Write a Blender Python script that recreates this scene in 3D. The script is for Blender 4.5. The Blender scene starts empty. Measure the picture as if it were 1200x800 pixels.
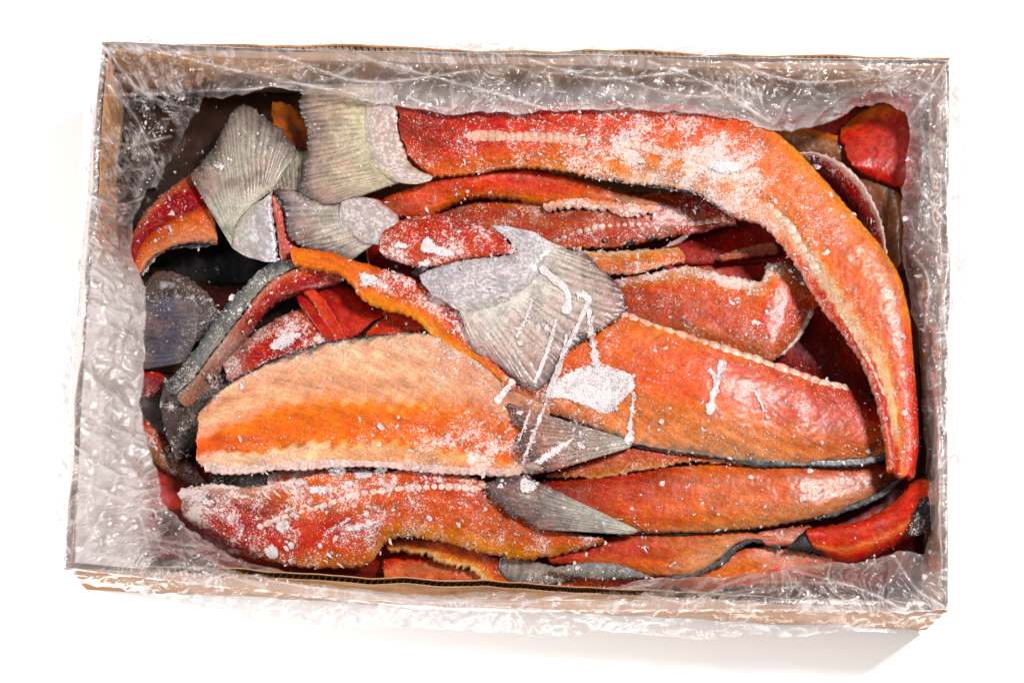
import bpy, math, random
import numpy as np
from mathutils import Vector

random.seed(7); RNG = np.random.default_rng(7)
scene = bpy.context.scene
COL = scene.collection

# ------------------------------------------------------------------ camera, world, lamps, exposure
S = 0.0006            # metres per unit of plan drawing at the height of the box rim (z = 0)
CAM_H, CAM_Y = 1.6, -0.45
cam = bpy.data.cameras.new('camera'); camo = bpy.data.objects.new('camera', cam); COL.objects.link(camo)
camo.location = (0, CAM_Y, CAM_H); camo.rotation_euler = (0, 0, 0)
cam.sensor_width = 36; cam.sensor_fit = 'HORIZONTAL'
cam.lens = 36 * CAM_H / (1200 * S); cam.shift_y = -CAM_Y / (1200 * S)
cam.clip_start = 0.05; cam.clip_end = 50
scene.camera = camo

world = bpy.data.worlds.new('World'); scene.world = world; world.use_nodes = True
bg = world.node_tree.nodes['Background']; bg.inputs[0].default_value = (0.94, 0.97, 1.0, 1); bg.inputs[1].default_value = 0.07

def area(name, loc, target, size, power, color=(1, 1, 1)):
    l = bpy.data.lights.new(name, 'AREA'); l.shape = 'RECTANGLE'; l.size = size[0]; l.size_y = size[1]
    l.energy = power; l.color = color
    o = bpy.data.objects.new(name, l); COL.objects.link(o); o.location = loc
    o.rotation_euler = (Vector(target) - Vector(loc)).to_track_quat('-Z', 'Y').to_euler()
    return o
area('key_softbox', (1.25, 0.72, 2.1), (0, 0, -0.02), (0.45, 0.45), 130, (1.0, 0.985, 0.96))
area('fill_softbox', (-0.95, 0.0, 1.5), (0, 0, -0.02), (0.7, 0.7), 4, (0.97, 0.98, 1.0))
# two added low lights that brighten the white table out of the box's shadow
area('added_table_light', (-1.6, -0.1, 0.6), (-0.42, 0.0, -0.09), (0.5, 0.3), 35)
area('added_table_light', (0.0, -1.7, 0.6), (0.0, -0.32, -0.09), (0.9, 0.3), 29)

vs = scene.view_settings
vs.view_transform = 'Standard'; vs.look = 'None'; vs.exposure = 0; vs.gamma = 1; vs.use_curve_mapping = False
ALB = 0.43            # photographed (lit) colour -> base colour

# ------------------------------------------------------------------ small maths
def lin(c):
    c = np.asarray(c, float) / 255.0
    return np.where(c <= 0.04045, c / 12.92, ((c + 0.055) / 1.055) ** 2.4)

def at(px, py, z):
    """plan drawing (px, py) lying at height z -> world"""
    k = (CAM_H - z) / CAM_H
    return (px - 600) * S * k, CAM_Y + ((400 - py) * S - CAM_Y) * k, z + 0 * px

def hsh(i, j, seed):
    n = (i.astype(np.int64) * 374761393 + j.astype(np.int64) * 668265263 + seed * 1442695041) & 0xFFFFFFFF
    n = ((n ^ (n >> 13)) * 1274126177) & 0xFFFFFFFF
    return ((n ^ (n >> 16)) & 0xFFFF) / 65535.0

def vnoise(x, y, seed=0):
    i = np.floor(x); j = np.floor(y); f = x - i; g = y - j
    f = f * f * (3 - 2 * f); g = g * g * (3 - 2 * g)
    a = hsh(i, j, seed); b = hsh(i + 1, j, seed); c = hsh(i, j + 1, seed); d = hsh(i + 1, j + 1, seed)
    return a + (b - a) * f + (c - a) * g + (a - b - c + d) * f * g

def fbm(x, y, seed=0, o=4):
    s = 0; a = 0.5
    for k in range(o):
        s = s + a * vnoise(x, y, seed + k * 17); x = x * 2.03 + 3.1; y = y * 2.03 + 1.7; a *= 0.5
    return s / (1 - 0.5 ** o)

def facet(x, y, seed=0):
    """piecewise-linear noise on triangles: the facets of crumpled film"""
    i = np.floor(x); j = np.floor(y); f = x - i; g = y - j
    a = hsh(i, j, seed); b = hsh(i + 1, j, seed); c = hsh(i, j + 1, seed); d = hsh(i + 1, j + 1, seed)
    return np.where(f + g < 1, a + (b - a) * f + (c - a) * g, d + (c - d) * (1 - f) + (b - d) * (1 - g))

def sstep(a, b, x):
    t = np.clip((x - a) / (b - a), 0, 1); return t * t * (3 - 2 * t)

def curve(P, n, smooth=True):
    P = np.asarray(P, float)
    if smooth and len(P) > 2:
        Q = np.vstack([2 * P[0] - P[1], P, 2 * P[-1] - P[-2]]); out = []
        for k in range(1, len(Q) - 2):
            t = np.linspace(0, 1, 16, endpoint=False)[:, None]
            p0, p1, p2, p3 = Q[k - 1], Q[k], Q[k + 1], Q[k + 2]
            out.append(0.5 * (2 * p1 + (p2 - p0) * t + (2 * p0 - 5 * p1 + 4 * p2 - p3) * t * t + (3 * p1 - p0 - 3 * p2 + p3) * t ** 3))
        P = np.vstack(out + [P[-1:]])
    d = np.r_[0, np.cumsum(np.hypot(*np.diff(P[:, :2], axis=0).T))]
    t = np.linspace(0, d[-1], n)
    return np.stack([np.interp(t, d, P[:, k]) for k in range(P.shape[1])], 1)

def plen(P):
    P = np.asarray(P, float); return np.hypot(*np.diff(P[:, :2], axis=0).T).sum()

def zcurve(z, n):
    z = np.atleast_1d(np.asarray(z, float))
    if len(z) == 1: return np.full(n, z[0])
    t = np.linspace(0, len(z) - 1, n); i = np.clip(t.astype(int), 0, len(z) - 2); f = t - i; f = f * f * (3 - 2 * f)
    return z[i] * (1 - f) + z[i + 1] * f

def bandcol(stops, v):
    vv = [s[0] for s in stops]; cc = np.array([lin(s[1]) for s in stops])
    return np.stack([np.interp(v, vv, cc[:, k]) for k in range(3)], -1)

def mixc(c, d, f):
    return c + (lin(d) - c) * f[..., None]

# ------------------------------------------------------------------ objects
def props(o, label=None, cat=None, group=None, kind=None):
    if label: o['label'] = label
    if cat: o['category'] = cat
    if group: o['group'] = group
    if kind: o['kind'] = kind
    return o

def link_mesh(name, V, F, mat, parent=None, attrs=None, smooth=True):
    me = bpy.data.meshes.new(name)
    V = np.asarray(V, np.float32); F = np.asarray(F, np.int32)
    k = F.shape[1]
    me.vertices.add(len(V)); me.vertices.foreach_set('co', V.ravel())
    me.loops.add(F.size); me.loops.foreach_set('vertex_index', F.ravel())
    me.polygons.add(len(F)); me.polygons.foreach_set('loop_start', np.arange(0, F.size, k, dtype=np.int32))
    me.polygons.foreach_set('use_smooth', np.full(len(F), smooth))
    for an, (ty, data) in (attrs or {}).items():
        a = me.attributes.new(an, ty, 'POINT')
        data = np.asarray(data, np.float32)
        if ty == 'FLOAT_COLOR': a.data.foreach_set('color', np.c_[data, np.ones(len(data))].astype(np.float32).ravel())
        elif ty == 'FLOAT': a.data.foreach_set('value', data.ravel())
        else: a.data.foreach_set('vector', data.ravel())
    me.update(); me.validate()
    me.materials.append(mat)
    o = bpy.data.objects.new(name, me); COL.objects.link(o)
    if parent:
        o.parent = parent
        me.vertices.foreach_get('co', buf := np.empty(len(me.vertices) * 3, np.float32))
        me.vertices.foreach_set('co', (buf.reshape(-1, 3) - np.array(parent.location, np.float32)).ravel()); me.update()
    return o

def gridfaces(nu, nv, off=0):
    i, j = np.meshgrid(np.arange(nu - 1), np.arange(nv - 1), indexing='ij')
    a = (i * nv + j).ravel() + off
    return np.stack([a, a + nv, a + nv + 1, a + 1], 1)

# z-buffer over the plan, to lay frost and ice on whatever is on top
ZB = np.full((820, 1220), -1.0); FB = np.zeros((820, 1220))
def zput(px, py, z, fr):
    ix = np.clip(np.rint(px).astype(int), 1, 1198).ravel(); iy = np.clip(np.rint(py).astype(int), 1, 798).ravel()
    z = z.ravel(); fr = np.broadcast_to(fr, px.shape).ravel()
    for dx in (-1, 0, 1):
        for dy in (-1, 0, 1):
            up = z > ZB[iy + dy, ix + dx] + 1e-5
            np.maximum.at(ZB, (iy + dy, ix + dx), z)
            FB[iy[up] + dy, ix[up] + dx] = fr[up]

def box_blur(a, r):
    k = 2 * r + 1
    for ax in (0, 1):
        p = np.pad(a, [(r + 1, r) if q == ax else (0, 0) for q in (0, 1)], mode='edge')
        c = np.cumsum(p, axis=ax)
        a = (np.take(c, range(k, c.shape[ax]), ax) - np.take(c, range(0, c.shape[ax] - k), ax)) / k
    return a

def zlook(px, py):
    return ZB[np.clip(np.rint(py).astype(int), 0, 819), np.clip(np.rint(px).astype(int), 0, 1219)]

CM = 0.01
def sheet(name, A, B, zA, zB, mat, parent=None, bulge=0.0, prof=3.6, thick=0.4, colour=None, frost=0.0, jagA=0, jagB=0,
          jagl=10, rough=1.0, roughl=16, seed=1, res=1.6, rays=0, rayh=0.0, endround=0, tip=0, endbow=1.0, zmap=None, rec=True, smooth=True, under=0.85, zfun=None):
    """a slab between two edge lines A and B (plan coords; z in cm); closed underneath, own thickness"""
    L = max(plen(A), plen(B)); nu = max(8, int(L / res))
    ca = curve(A, nu); cb = curve(B, nu)
    W = np.hypot(*(cb - ca).T).mean(); nv = max(6, int(W / res) + 1)
    u = np.linspace(0, 1, nu)[:, None]; v = np.linspace(0, 1, nv)[None, :]
    al = u * L
    dirv = cb - ca; dirv /= np.maximum(np.hypot(*dirv.T), 1e-6)[:, None]
    def jag(amp, sd):
        a1 = al[:, 0]
        saw = np.abs(((a1 / jagl + 0.6 * vnoise(a1 / 23, a1 * 0 + sd, sd)) % 1) - 0.35)
        return amp * (saw * 1.2 + 1.1 * (vnoise(a1 / (jagl * 0.45), a1 * 0, sd + 3) - 0.5) + 1.3 * (fbm(a1 / (jagl * 2.6), a1 * 0, sd + 5, 3) - 0.5))
    jA = jag(jagA or 1.5, seed)[:, None]; jB = jag(jagB or 1.5, seed + 9)[:, None]
    PX = ca[:, :1] * (1 - v) + cb[:, :1] * v; PY = ca[:, 1:2] * (1 - v) + cb[:, 1:2] * v
    sh = jA * np.exp(-v * W / 5.0) - jB * np.exp(-(1 - v) * W / 5.0)      # ragged only at the very edge
    PX = PX + dirv[:, :1] * sh; PY = PY + dirv[:, 1:2] * sh
    if not rays and endbow:   # the two ends are rounded, uneven cuts
        tgt = np.gradient(np.stack([PX.mean(1), PY.mean(1)], 1), axis=0); tgt /= np.maximum(np.hypot(*tgt.T), 1e-6)[:, None]
        prof_ = (1 - np.abs(2 * v - 1) ** 2.4) * min(7, W * .16) * endbow - 1.5 + 9 * min(1, W / 60) * (fbm(v * W / 16, v * 0 + seed, seed + 77, 3) - .5)
        wgt = sstep(30, 0, L - al) - sstep(30, 0, al) * 1.0
        PX = PX + tgt[:, :1] * wgt * prof_; PY = PY + tgt[:, 1:] * wgt * prof_
    if tip:     # ragged far end along v
        t = tip * (fbm(al / 7, al * 0, seed + 31, 3) - 0.5) * 2 + tip * 1.3 * (np.abs(((al / 5.0 + 1.5 * vnoise(al / 19, al * 0, seed)) % 1) - 0.5) - 0.25)
        PX = PX + dirv[:, :1] * t * v ** 2; PY = PY + dirv[:, 1:2] * t * v ** 2
    Zl = zcurve(zA, nu)[:, None] * (1 - v) + zcurve(zB, nu)[:, None] * v
    e = np.abs(2 * v - 1) ** prof
    bulge = bulge * min(1.0, 0.1 + W / 85)
    Z = Zl + bulge * (1 - e)
    if endround:
        d = np.minimum(al, L - al); Z = Z - 0.35 * endround * (1 - np.sqrt(np.clip(1 - (1 - np.clip(d / 14, 0, 1)) ** 2, 0, 1)))
    dv = np.minimum(v, 1 - v) * W
    Z = Z - 0.13 * min(1, thick) * (1 - np.sqrt(np.clip(1 - (1 - np.clip(dv / 3.5, 0, 1)) ** 2, 0, 1)))
    wl = v * W + 0 * al; al2 = al + 0 * wl
    nb = (fbm(PX / roughl, PY / roughl, seed + 50, 3) - 0.5) * 0.07 + (fbm(PX / 3.2, PY / 3.2, seed + 60, 2) - 0.5) * 0.03
    Z = Z + rough * nb
    if rays:
        ph = rays * (u + 0 * v) + (fbm(al2 / 30, wl / 90, seed + 70) - 0.5) * 3.2
        ray = 0.5 + 0.5 * np.cos(2 * math.pi * ph)
        Z = Z + 0.5 * rayh * (ray - 0.5) * (0.25 + 0.75 * v)
    else: ray = np.zeros_like(Z)
    if zfun is not None: Z = Z + zfun(u, v)
    if zmap is not None: Z = Z * 1.0 + zmap(PX, PY) / CM
    z = Z * CM
    uu = u + 0 * v; vv = v + 0 * u
    c = colour(uu, vv, PX, PY, ray, seed) if colour else np.ones(Z.shape + (3,)) * 0.8
    fr = frost(uu, vv, PX, PY) if callable(frost) else np.full(Z.shape, float(frost))
    if rec: zput(PX, PY, z, fr)
    X, Y, _ = at(PX, PY, z)
    top = np.stack([X, Y, z], -1).reshape(-1, 3)
    cx = X.mean(1, keepdims=True); cy = Y.mean(1, keepdims=True)
    Xb = cx + (X - cx) * under; Yb = cy + (Y - cy) * under
    zb = z - thick * CM * (1 + 0 * v)
    bot = np.stack([Xb, Yb, zb], -1).reshape(-1, 3)
    n = nu * nv
    F = gridfaces(nu, nv); G = gridfaces(nu, nv, n)[:, ::-1]
    r0 = np.arange(nu) * nv; r1 = r0 + nv - 1; c0 = np.arange(nv); c1 = (nu - 1) * nv + np.arange(nv)
    def wall(a): return np.stack([a[:-1], a[:-1] + n, a[1:] + n, a[1:]], 1)
    Wl = np.vstack([wall(r0)[:, ::1], wall(r1)[:, ::-1], wall(c0)[:, ::-1], wall(c1)])
    # orientation: make the top face upwards
    p = top[F[len(F) // 2]]; nz = np.cross(p[1] - p[0], p[2] - p[0])[2]
    allF = np.vstack([F, G, Wl])
    if nz < 0: allF = allF[:, ::-1]
    V = np.vstack([top, bot])
    flow = np.stack([al2 / 100, wl / 100, 0 * wl + seed], -1).reshape(-1, 3)
    att = {'Col': ('FLOAT_COLOR', np.vstack([c.reshape(-1, 3)] * 2) * ALB), 'frost': ('FLOAT', np.r_[fr.ravel(), fr.ravel()]),
           'flow': ('FLOAT_VECTOR', np.vstack([flow, flow]))}
    return link_mesh(name, V, allF, mat, parent, att, smooth)

# ------------------------------------------------------------------ materials
class NT:
    def __init__(s, name):
        s.m = bpy.data.materials.new(name); s.m.use_nodes = True; s.t = s.m.node_tree; s.t.nodes.clear()
    def n(s, ty, **kw):
        nd = s.t.nodes.new(ty)
        for k, v in kw.items():
            if k.startswith('i_'): nd.inputs[k[2:].replace('_', ' ')].default_value = v
            else: setattr(nd, k, v)
        return nd
    def l(s, a, b): s.t.links.new(a, b)
    def attr(s, name): return s.n('ShaderNodeAttribute', attribute_name=name)
    def math(s, op, a, b=None, c=None, clamp=False):
        nd = s.n('ShaderNodeMath', operation=op, use_clamp=clamp)
        for k, x in enumerate((a, b, c)):
            if x is None: continue
            if hasattr(x, 'links') or hasattr(x, 'is_linked'): s.l(x, nd.inputs[k])
            else: nd.inputs[k].default_value = x
        return nd.outputs[0]
    def noise(s, vec, scale, detail=3, rough=0.55):
        nd = s.n('ShaderNodeTexNoise'); nd.inputs['Scale'].default_value = scale; nd.inputs['Detail'].default_value = detail; nd.inputs['Roughness'].default_value = rough
        s.l(vec, nd.inputs['Vector']); return nd.outputs['Fac']
    def ramp(s, fac, a, b, lo=0.0, hi=1.0):
        nd = s.n('ShaderNodeMapRange', interpolation_type='SMOOTHSTEP')
        nd.inputs[1].default_value = a; nd.inputs[2].default_value = b; nd.inputs[3].default_value = lo; nd.inputs[4].default_value = hi
        s.l(fac, nd.inputs[0]); return nd.outputs[0]
    def mix(s, f, a, b, blend='MIX'):
        nd = s.n('ShaderNodeMix', data_type='RGBA', blend_type=blend)
        for sock, x in ((nd.inputs[0], f), (nd.inputs[6], a), (nd.inputs[7], b)):
            if hasattr(x, 'is_linked'): s.l(x, sock)
            else: sock.default_value = x
        return nd.outputs[2]
    def vmul(s, v, k):
        nd = s.n('ShaderNodeVectorMath', operation='MULTIPLY'); s.l(v, nd.inputs[0]); nd.inputs[1].default_value = k; return nd.outputs[0]
    def bump(s, h, strength, dist, prev=None):
        nd = s.n('ShaderNodeBump'); nd.inputs['Strength'].default_value = strength; nd.inputs['Distance'].default_value = dist
        s.l(h, nd.inputs['Height'])
        if prev is not None: s.l(prev, nd.inputs['Normal'])
        return nd.outputs[0]
    def out(s, sh): o = s.n('ShaderNodeOutputMaterial'); s.l(sh, o.inputs['Surface']); return s.m

FROSTC = (0.50, 0.40, 0.375, 1)
def fish_material(name, fibre=0.5, sss=0.1, rough=0.4, scales=0.0, frostk=1.0, rot=1.15, fs=(30, 3.2, 1), soft=0.6, fat=0.0, sat=1.0):
    t = NT(name)
    col = t.attr('Col').outputs['Color']; fl = t.attr('flow').outputs['Vector']; fro = t.attr('frost').outputs['Fac']
    pos = t.n('ShaderNodeTexCoord').outputs['Object']
    # muscle fibre streaks, slanted across the strip
    mp = t.n('ShaderNodeMapping'); mp.inputs['Rotation'].default_value = (0, 0, rot); mp.inputs['Scale'].default_value = (1, 1, 1); t.l(fl, mp.inputs[0])
    fv = t.vmul(mp.outputs[0], fs); fib = t.noise(fv, 1.0, 4, 0.6)
    blo = t.noise(pos, 90, 5, 0.65); fine = t.noise(pos, 620, 4, 0.7)
    k = t.math('MULTIPLY_ADD', fib, 1.3 * fibre, 1.0 - 0.65 * fibre)
    k = t.math('MULTIPLY', k, t.math('MULTIPLY_ADD', blo, 0.5, 0.76))
    k = t.math('MULTIPLY', k, t.ramp(fine, 0.3, 0.72, 0.5 + 0.2 * soft, 1.45 - 0.2 * soft))
    kc = t.n('ShaderNodeCombineColor'); [t.l(k, kc.inputs[q]) for q in range(3)]
    base = t.mix(1.0, col, kc.outputs[0], 'MULTIPLY')
    lines = t.ramp(t.noise(t.vmul(mp.outputs[0], (fs[0] * 1.5, fs[1] * 0.8, 1)), 1.0, 2, 0.5), 0.54, 0.70)
    pale = t.mix(0.55, base, (0.52, 0.36, 0.27, 1))
    base = t.mix(t.math('MULTIPLY', lines, fat), base, pale)
    hs = t.n('ShaderNodeHueSaturation'); t.l(base, hs.inputs['Color']); t.l(t.ramp(t.noise(pos, 210, 3), 0.3, 0.7, 0.496, 0.506), hs.inputs['Hue'])
    hs.inputs['Saturation'].default_value = sat
    base = hs.outputs[0]
    h = t.math('ADD', t.math('MULTIPLY', fib, 0.5), t.math('MULTIPLY', fine, 0.6))
    if scales:
        vo = t.n('ShaderNodeTexVoronoi', feature='F1'); vo.inputs['Scale'].default_value = 1.0; t.l(t.vmul(fl, (23, 27, 0)), vo.inputs['Vector'])
        cell = vo.outputs['Distance']
        base = t.mix(t.ramp(cell, 0.28, 0.7, 0, 0.68 * scales), base, (0.17, 0.125, 0.12, 1))
        hue = t.mix(0.10 * scales, base, vo.outputs['Color'], 'SOFT_LIGHT'); base = hue
        h = t.math('ADD', t.math('MULTIPLY', cell, -1.4), t.math('MULTIPLY', fine, 0.35))
    # frost: crystals in patches
    fp = t.noise(pos, 60, 4, 0.6)
    loc = t.math('MULTIPLY', fro, t.ramp(fp, 0.3, 0.7, 0.3, 1.6))
    thr = t.math('SUBTRACT', 0.69, t.math('MULTIPLY', loc, 0.28 * frostk))
    f1 = t.noise(pos, 1000, 2, 0.6); f2 = t.noise(pos, 380, 5, 0.75)
    fs_ = t.math('MAXIMUM', t.math('SUBTRACT', f1, 0.02), f2)
    fm = t.math('MULTIPLY', t.math('SUBTRACT', fs_, thr), 11.0, clamp=True)
    fm = t.math('MULTIPLY', fm, t.ramp(fro, 0.0, 0.3, 0.0, 0.85))
    base = t.mix(fm, base, FROSTC)
    p = t.n('ShaderNodeBsdfPrincipled')
    t.l(base, p.inputs['Base Color'])
    p.inputs['Subsurface Weight'].default_value = sss; p.inputs['Subsurface Radius'].default_value = (1.0, 0.28, 0.14); p.inputs['Subsurface Scale'].default_value = 0.004
    t.l(t.math('MULTIPLY_ADD', fm, 0.3, t.math('MULTIPLY_ADD', blo, 0.3, rough - 0.15)), p.inputs['Roughness'])
    p.inputs['Specular IOR Level'].default_value = 0.2
    p.inputs['Coat Weight'].default_value = 0.2; p.inputs['Coat Roughness'].default_value = 0.09; p.inputs['Coat IOR'].default_value = 1.33
    t.l(t.bump(t.math('ADD', t.noise(pos, 240, 3, 0.6), t.math('MULTIPLY', f2, 0.6)), 0.5, 0.0004), p.inputs['Coat Normal'])
    hh = t.math('ADD', h, t.math('MULTIPLY', fm, 0.9))
    t.l(t.bump(hh, 0.3, 0.0004), p.inputs['Normal'])
    return t.out(p.outputs[0])

M_FLESH = fish_material('salmon_flesh', fibre=0.62, sss=0.18, rough=0.38, fat=0.24, soft=1.1, sat=1.17)
M_SKIN = fish_material('fish_skin', fibre=0.15, sss=0.03, rough=0.3)
M_SCALE = fish_material('fish_scales', fibre=0.1, sss=0.03, rough=0.24, scales=0.9, soft=1.4)
M_FIN = fish_material('fin_membrane', fibre=0.55, sss=0.04, rough=0.38, rot=0.0, fs=(60, 2.2, 1), soft=1.2)
M_BONE = fish_material('bone', fibre=0.3, sss=0.2, rough=0.4)

def ice_material(name, clear, edged=False):
    t = NT(name); pos = t.n('ShaderNodeTexCoord').outputs['Object']
    n1 = t.noise(pos, 260, 5, 0.7); n2 = t.noise(pos, 900, 3)
    p = t.n('ShaderNodeBsdfPrincipled')
    t.l(t.mix(n1, (0.42, 0.345, 0.35, 1), (0.52, 0.465, 0.465, 1)), p.inputs['Base Color'])
    p.inputs['Roughness'].default_value = 0.42; p.inputs['Subsurface Weight'].default_value = 0.15; p.inputs['Subsurface Scale'].default_value = 0.003
    t.l(t.bump(t.math('ADD', n1, n2), 0.5, 0.0008), p.inputs['Normal'])
    tr = t.n('ShaderNodeBsdfTransparent'); mx = t.n('ShaderNodeMixShader')
    if edged:
        e = t.attr('frost').outputs['Fac']
        t.l(t.math('MULTIPLY', t.ramp(t.math('ADD', e, t.math('ADD', t.math('MULTIPLY', t.math('SUBTRACT', n1, 0.5), 2.4), t.math('MULTIPLY', t.math('SUBTRACT', n2, 0.5), 1.8))), 0.25, 0.75, 0.0, clear), t.ramp(n2, 0.3, 0.55, 0.6, 1.0)), mx.inputs[0])
    else: t.l(t.ramp(n1, 0.30, 0.52, 0.45 * clear, clear), mx.inputs[0])
    # Fac = opacity
    t.l(tr.outputs[0], mx.inputs[1]); t.l(p.outputs[0], mx.inputs[2])
    return t.out(mx.outputs[0])
M_ICE = ice_material('white_ice', 0.93, True)
M_FROST = ice_material('frost_crystal', 0.86)

def card_material(name, c1, c2):
    t = NT(name); pos = t.n('ShaderNodeTexCoord').outputs['Object']
    n1 = t.noise(pos, 30, 5); n2 = t.noise(t.vmul(pos, (900, 900, 60)), 1.0, 3); n3 = t.noise(pos, 700, 3)
    f = t.math('ADD', t.math('MULTIPLY', n1, 0.5), t.math('MULTIPLY', n2, 0.5))
    p = t.n('ShaderNodeBsdfPrincipled'); p.inputs['Roughness'].default_value = 0.75; p.inputs['Specular IOR Level'].default_value = 0.25
    t.l(t.mix(t.ramp(f, 0.3, 0.7), c1, c2), p.inputs['Base Color'])
    t.l(t.bump(t.math('ADD', n2, n3), 0.3, 0.0006), p.inputs['Normal'])
    return t.out(p.outputs[0])
M_CARD = card_material('kraft_card', (0.24, 0.11, 0.045, 1), (0.36, 0.185, 0.085, 1))
M_FLUTE = card_material('corrugated_paper', (0.20, 0.11, 0.055, 1), (0.30, 0.17, 0.09, 1))

def film_material():
    t = NT('polythene_film'); pos = t.n('ShaderNodeTexCoord').outputs['Object']
    cre = t.attr('frost').outputs['Fac']
    milk = t.attr('milk').outputs['Fac']
    n1 = t.noise(pos, 45, 5, 0.65); n2 = t.noise(pos, 420, 4, 0.7); n3 = t.noise(pos, 1100, 3, 0.7)
    # scattering: frosted milkiness + whitened creases (sparkle lines painted in) + frost specks
    fr = t.math('MULTIPLY', t.ramp(n1, 0.32, 0.72, 0.7, 1.15), milk)
    sp = t.math('MULTIPLY', t.math('SUBTRACT', t.math('MAXIMUM', n2, n3), t.math('SUBTRACT', 0.80, t.math('MULTIPLY', fr, 0.28))), 8.0, clamp=True)
    op = t.math('MAXIMUM', t.math('MULTIPLY', sp, 0.6), t.math('ADD', fr, t.math('MULTIPLY', cre, 0.75)), clamp=True)
    op = t.math('MINIMUM', op, 0.9)
    d = t.n('ShaderNodeBsdfDiffuse'); d.inputs['Color'].default_value = (0.50, 0.44, 0.43, 1)
    tl = t.n('ShaderNodeBsdfTranslucent'); tl.inputs['Color'].default_value = (0.45, 0.42, 0.42, 1)
    mp = t.n('ShaderNodeMapping'); mp.inputs['Rotation'].default_value = (0, 0, 0.5); t.l(pos, mp.inputs[0])
    st = t.noise(t.vmul(mp.outputs[0], (900, 120, 300)), 1.0, 3, 0.6); mp2 = t.n('ShaderNodeMapping'); mp2.inputs['Rotation'].default_value = (0, 0, -0.8); t.l(pos, mp2.inputs[0])
    st2 = t.noise(t.vmul(mp2.outputs[0], (150, 800, 300)), 1.0, 3, 0.6)
    bmp = t.bump(t.math('ADD', t.math('ADD', st, st2), t.math('MULTIPLY', n3, 0.15)), 0.28, 0.0012)
    
    sc = t.n('ShaderNodeMixShader'); sc.inputs[0].default_value = 0.3; t.l(d.outputs[0], sc.inputs[1]); t.l(tl.outputs[0], sc.inputs[2])
    tr = t.n('ShaderNodeBsdfTransparent'); tr.inputs['Color'].default_value = (0.97, 0.97, 0.97, 1)
    m1 = t.n('ShaderNodeMixShader'); t.l(op, m1.inputs[0]); t.l(tr.outputs[0], m1.inputs[1]); t.l(sc.outputs[0], m1.inputs[2])
    g = t.n('ShaderNodeBsdfGlossy'); g.inputs['Roughness'].default_value = 0.1; g.inputs['Color'].default_value = (1, 1, 1, 1); t.l(bmp, g.inputs['Normal'])
    fz = t.n('ShaderNodeFresnel'); fz.inputs['IOR'].default_value = 1.36; t.l(bmp, fz.inputs['Normal'])
    m2 = t.n('ShaderNodeMixShader'); t.l(t.math('MINIMUM', fz.outputs[0], 0.42), m2.inputs[0]); t.l(m1.outputs[0], m2.inputs[1]); t.l(g.outputs[0], m2.inputs[2])
    return t.out(m2.outputs[0])
M_FILM = film_material()

def plain(name, c, r=0.6):
    t = NT(name); pos = t.n('ShaderNodeTexCoord').outputs['Object']
    p = t.n('ShaderNodeBsdfPrincipled'); p.inputs['Roughness'].default_value = r
    t.l(t.mix(t.noise(pos, 8, 4), tuple(x * 0.98 for x in c[:3]) + (1,), c), p.inputs['Base Color'])
    return t.out(p.outputs[0])
M_TABLE = plain('white_table', (0.93, 0.93, 0.93, 1))

# ------------------------------------------------------------------ the table and the box
FLOOR = -0.086
def quad_sheet(name, x0, y0, x1, y1, z, mat, parent=None):
    return link_mesh(name, [(x0, y0, z), (x1, y0, z), (x1, y1, z), (x0, y1, z)], [(0, 1, 2, 3)], mat, parent)
props(quad_sheet('table_surface', -3, -3, 3, 3, FLOOR - 0.005, M_TABLE), kind='structure')

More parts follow.
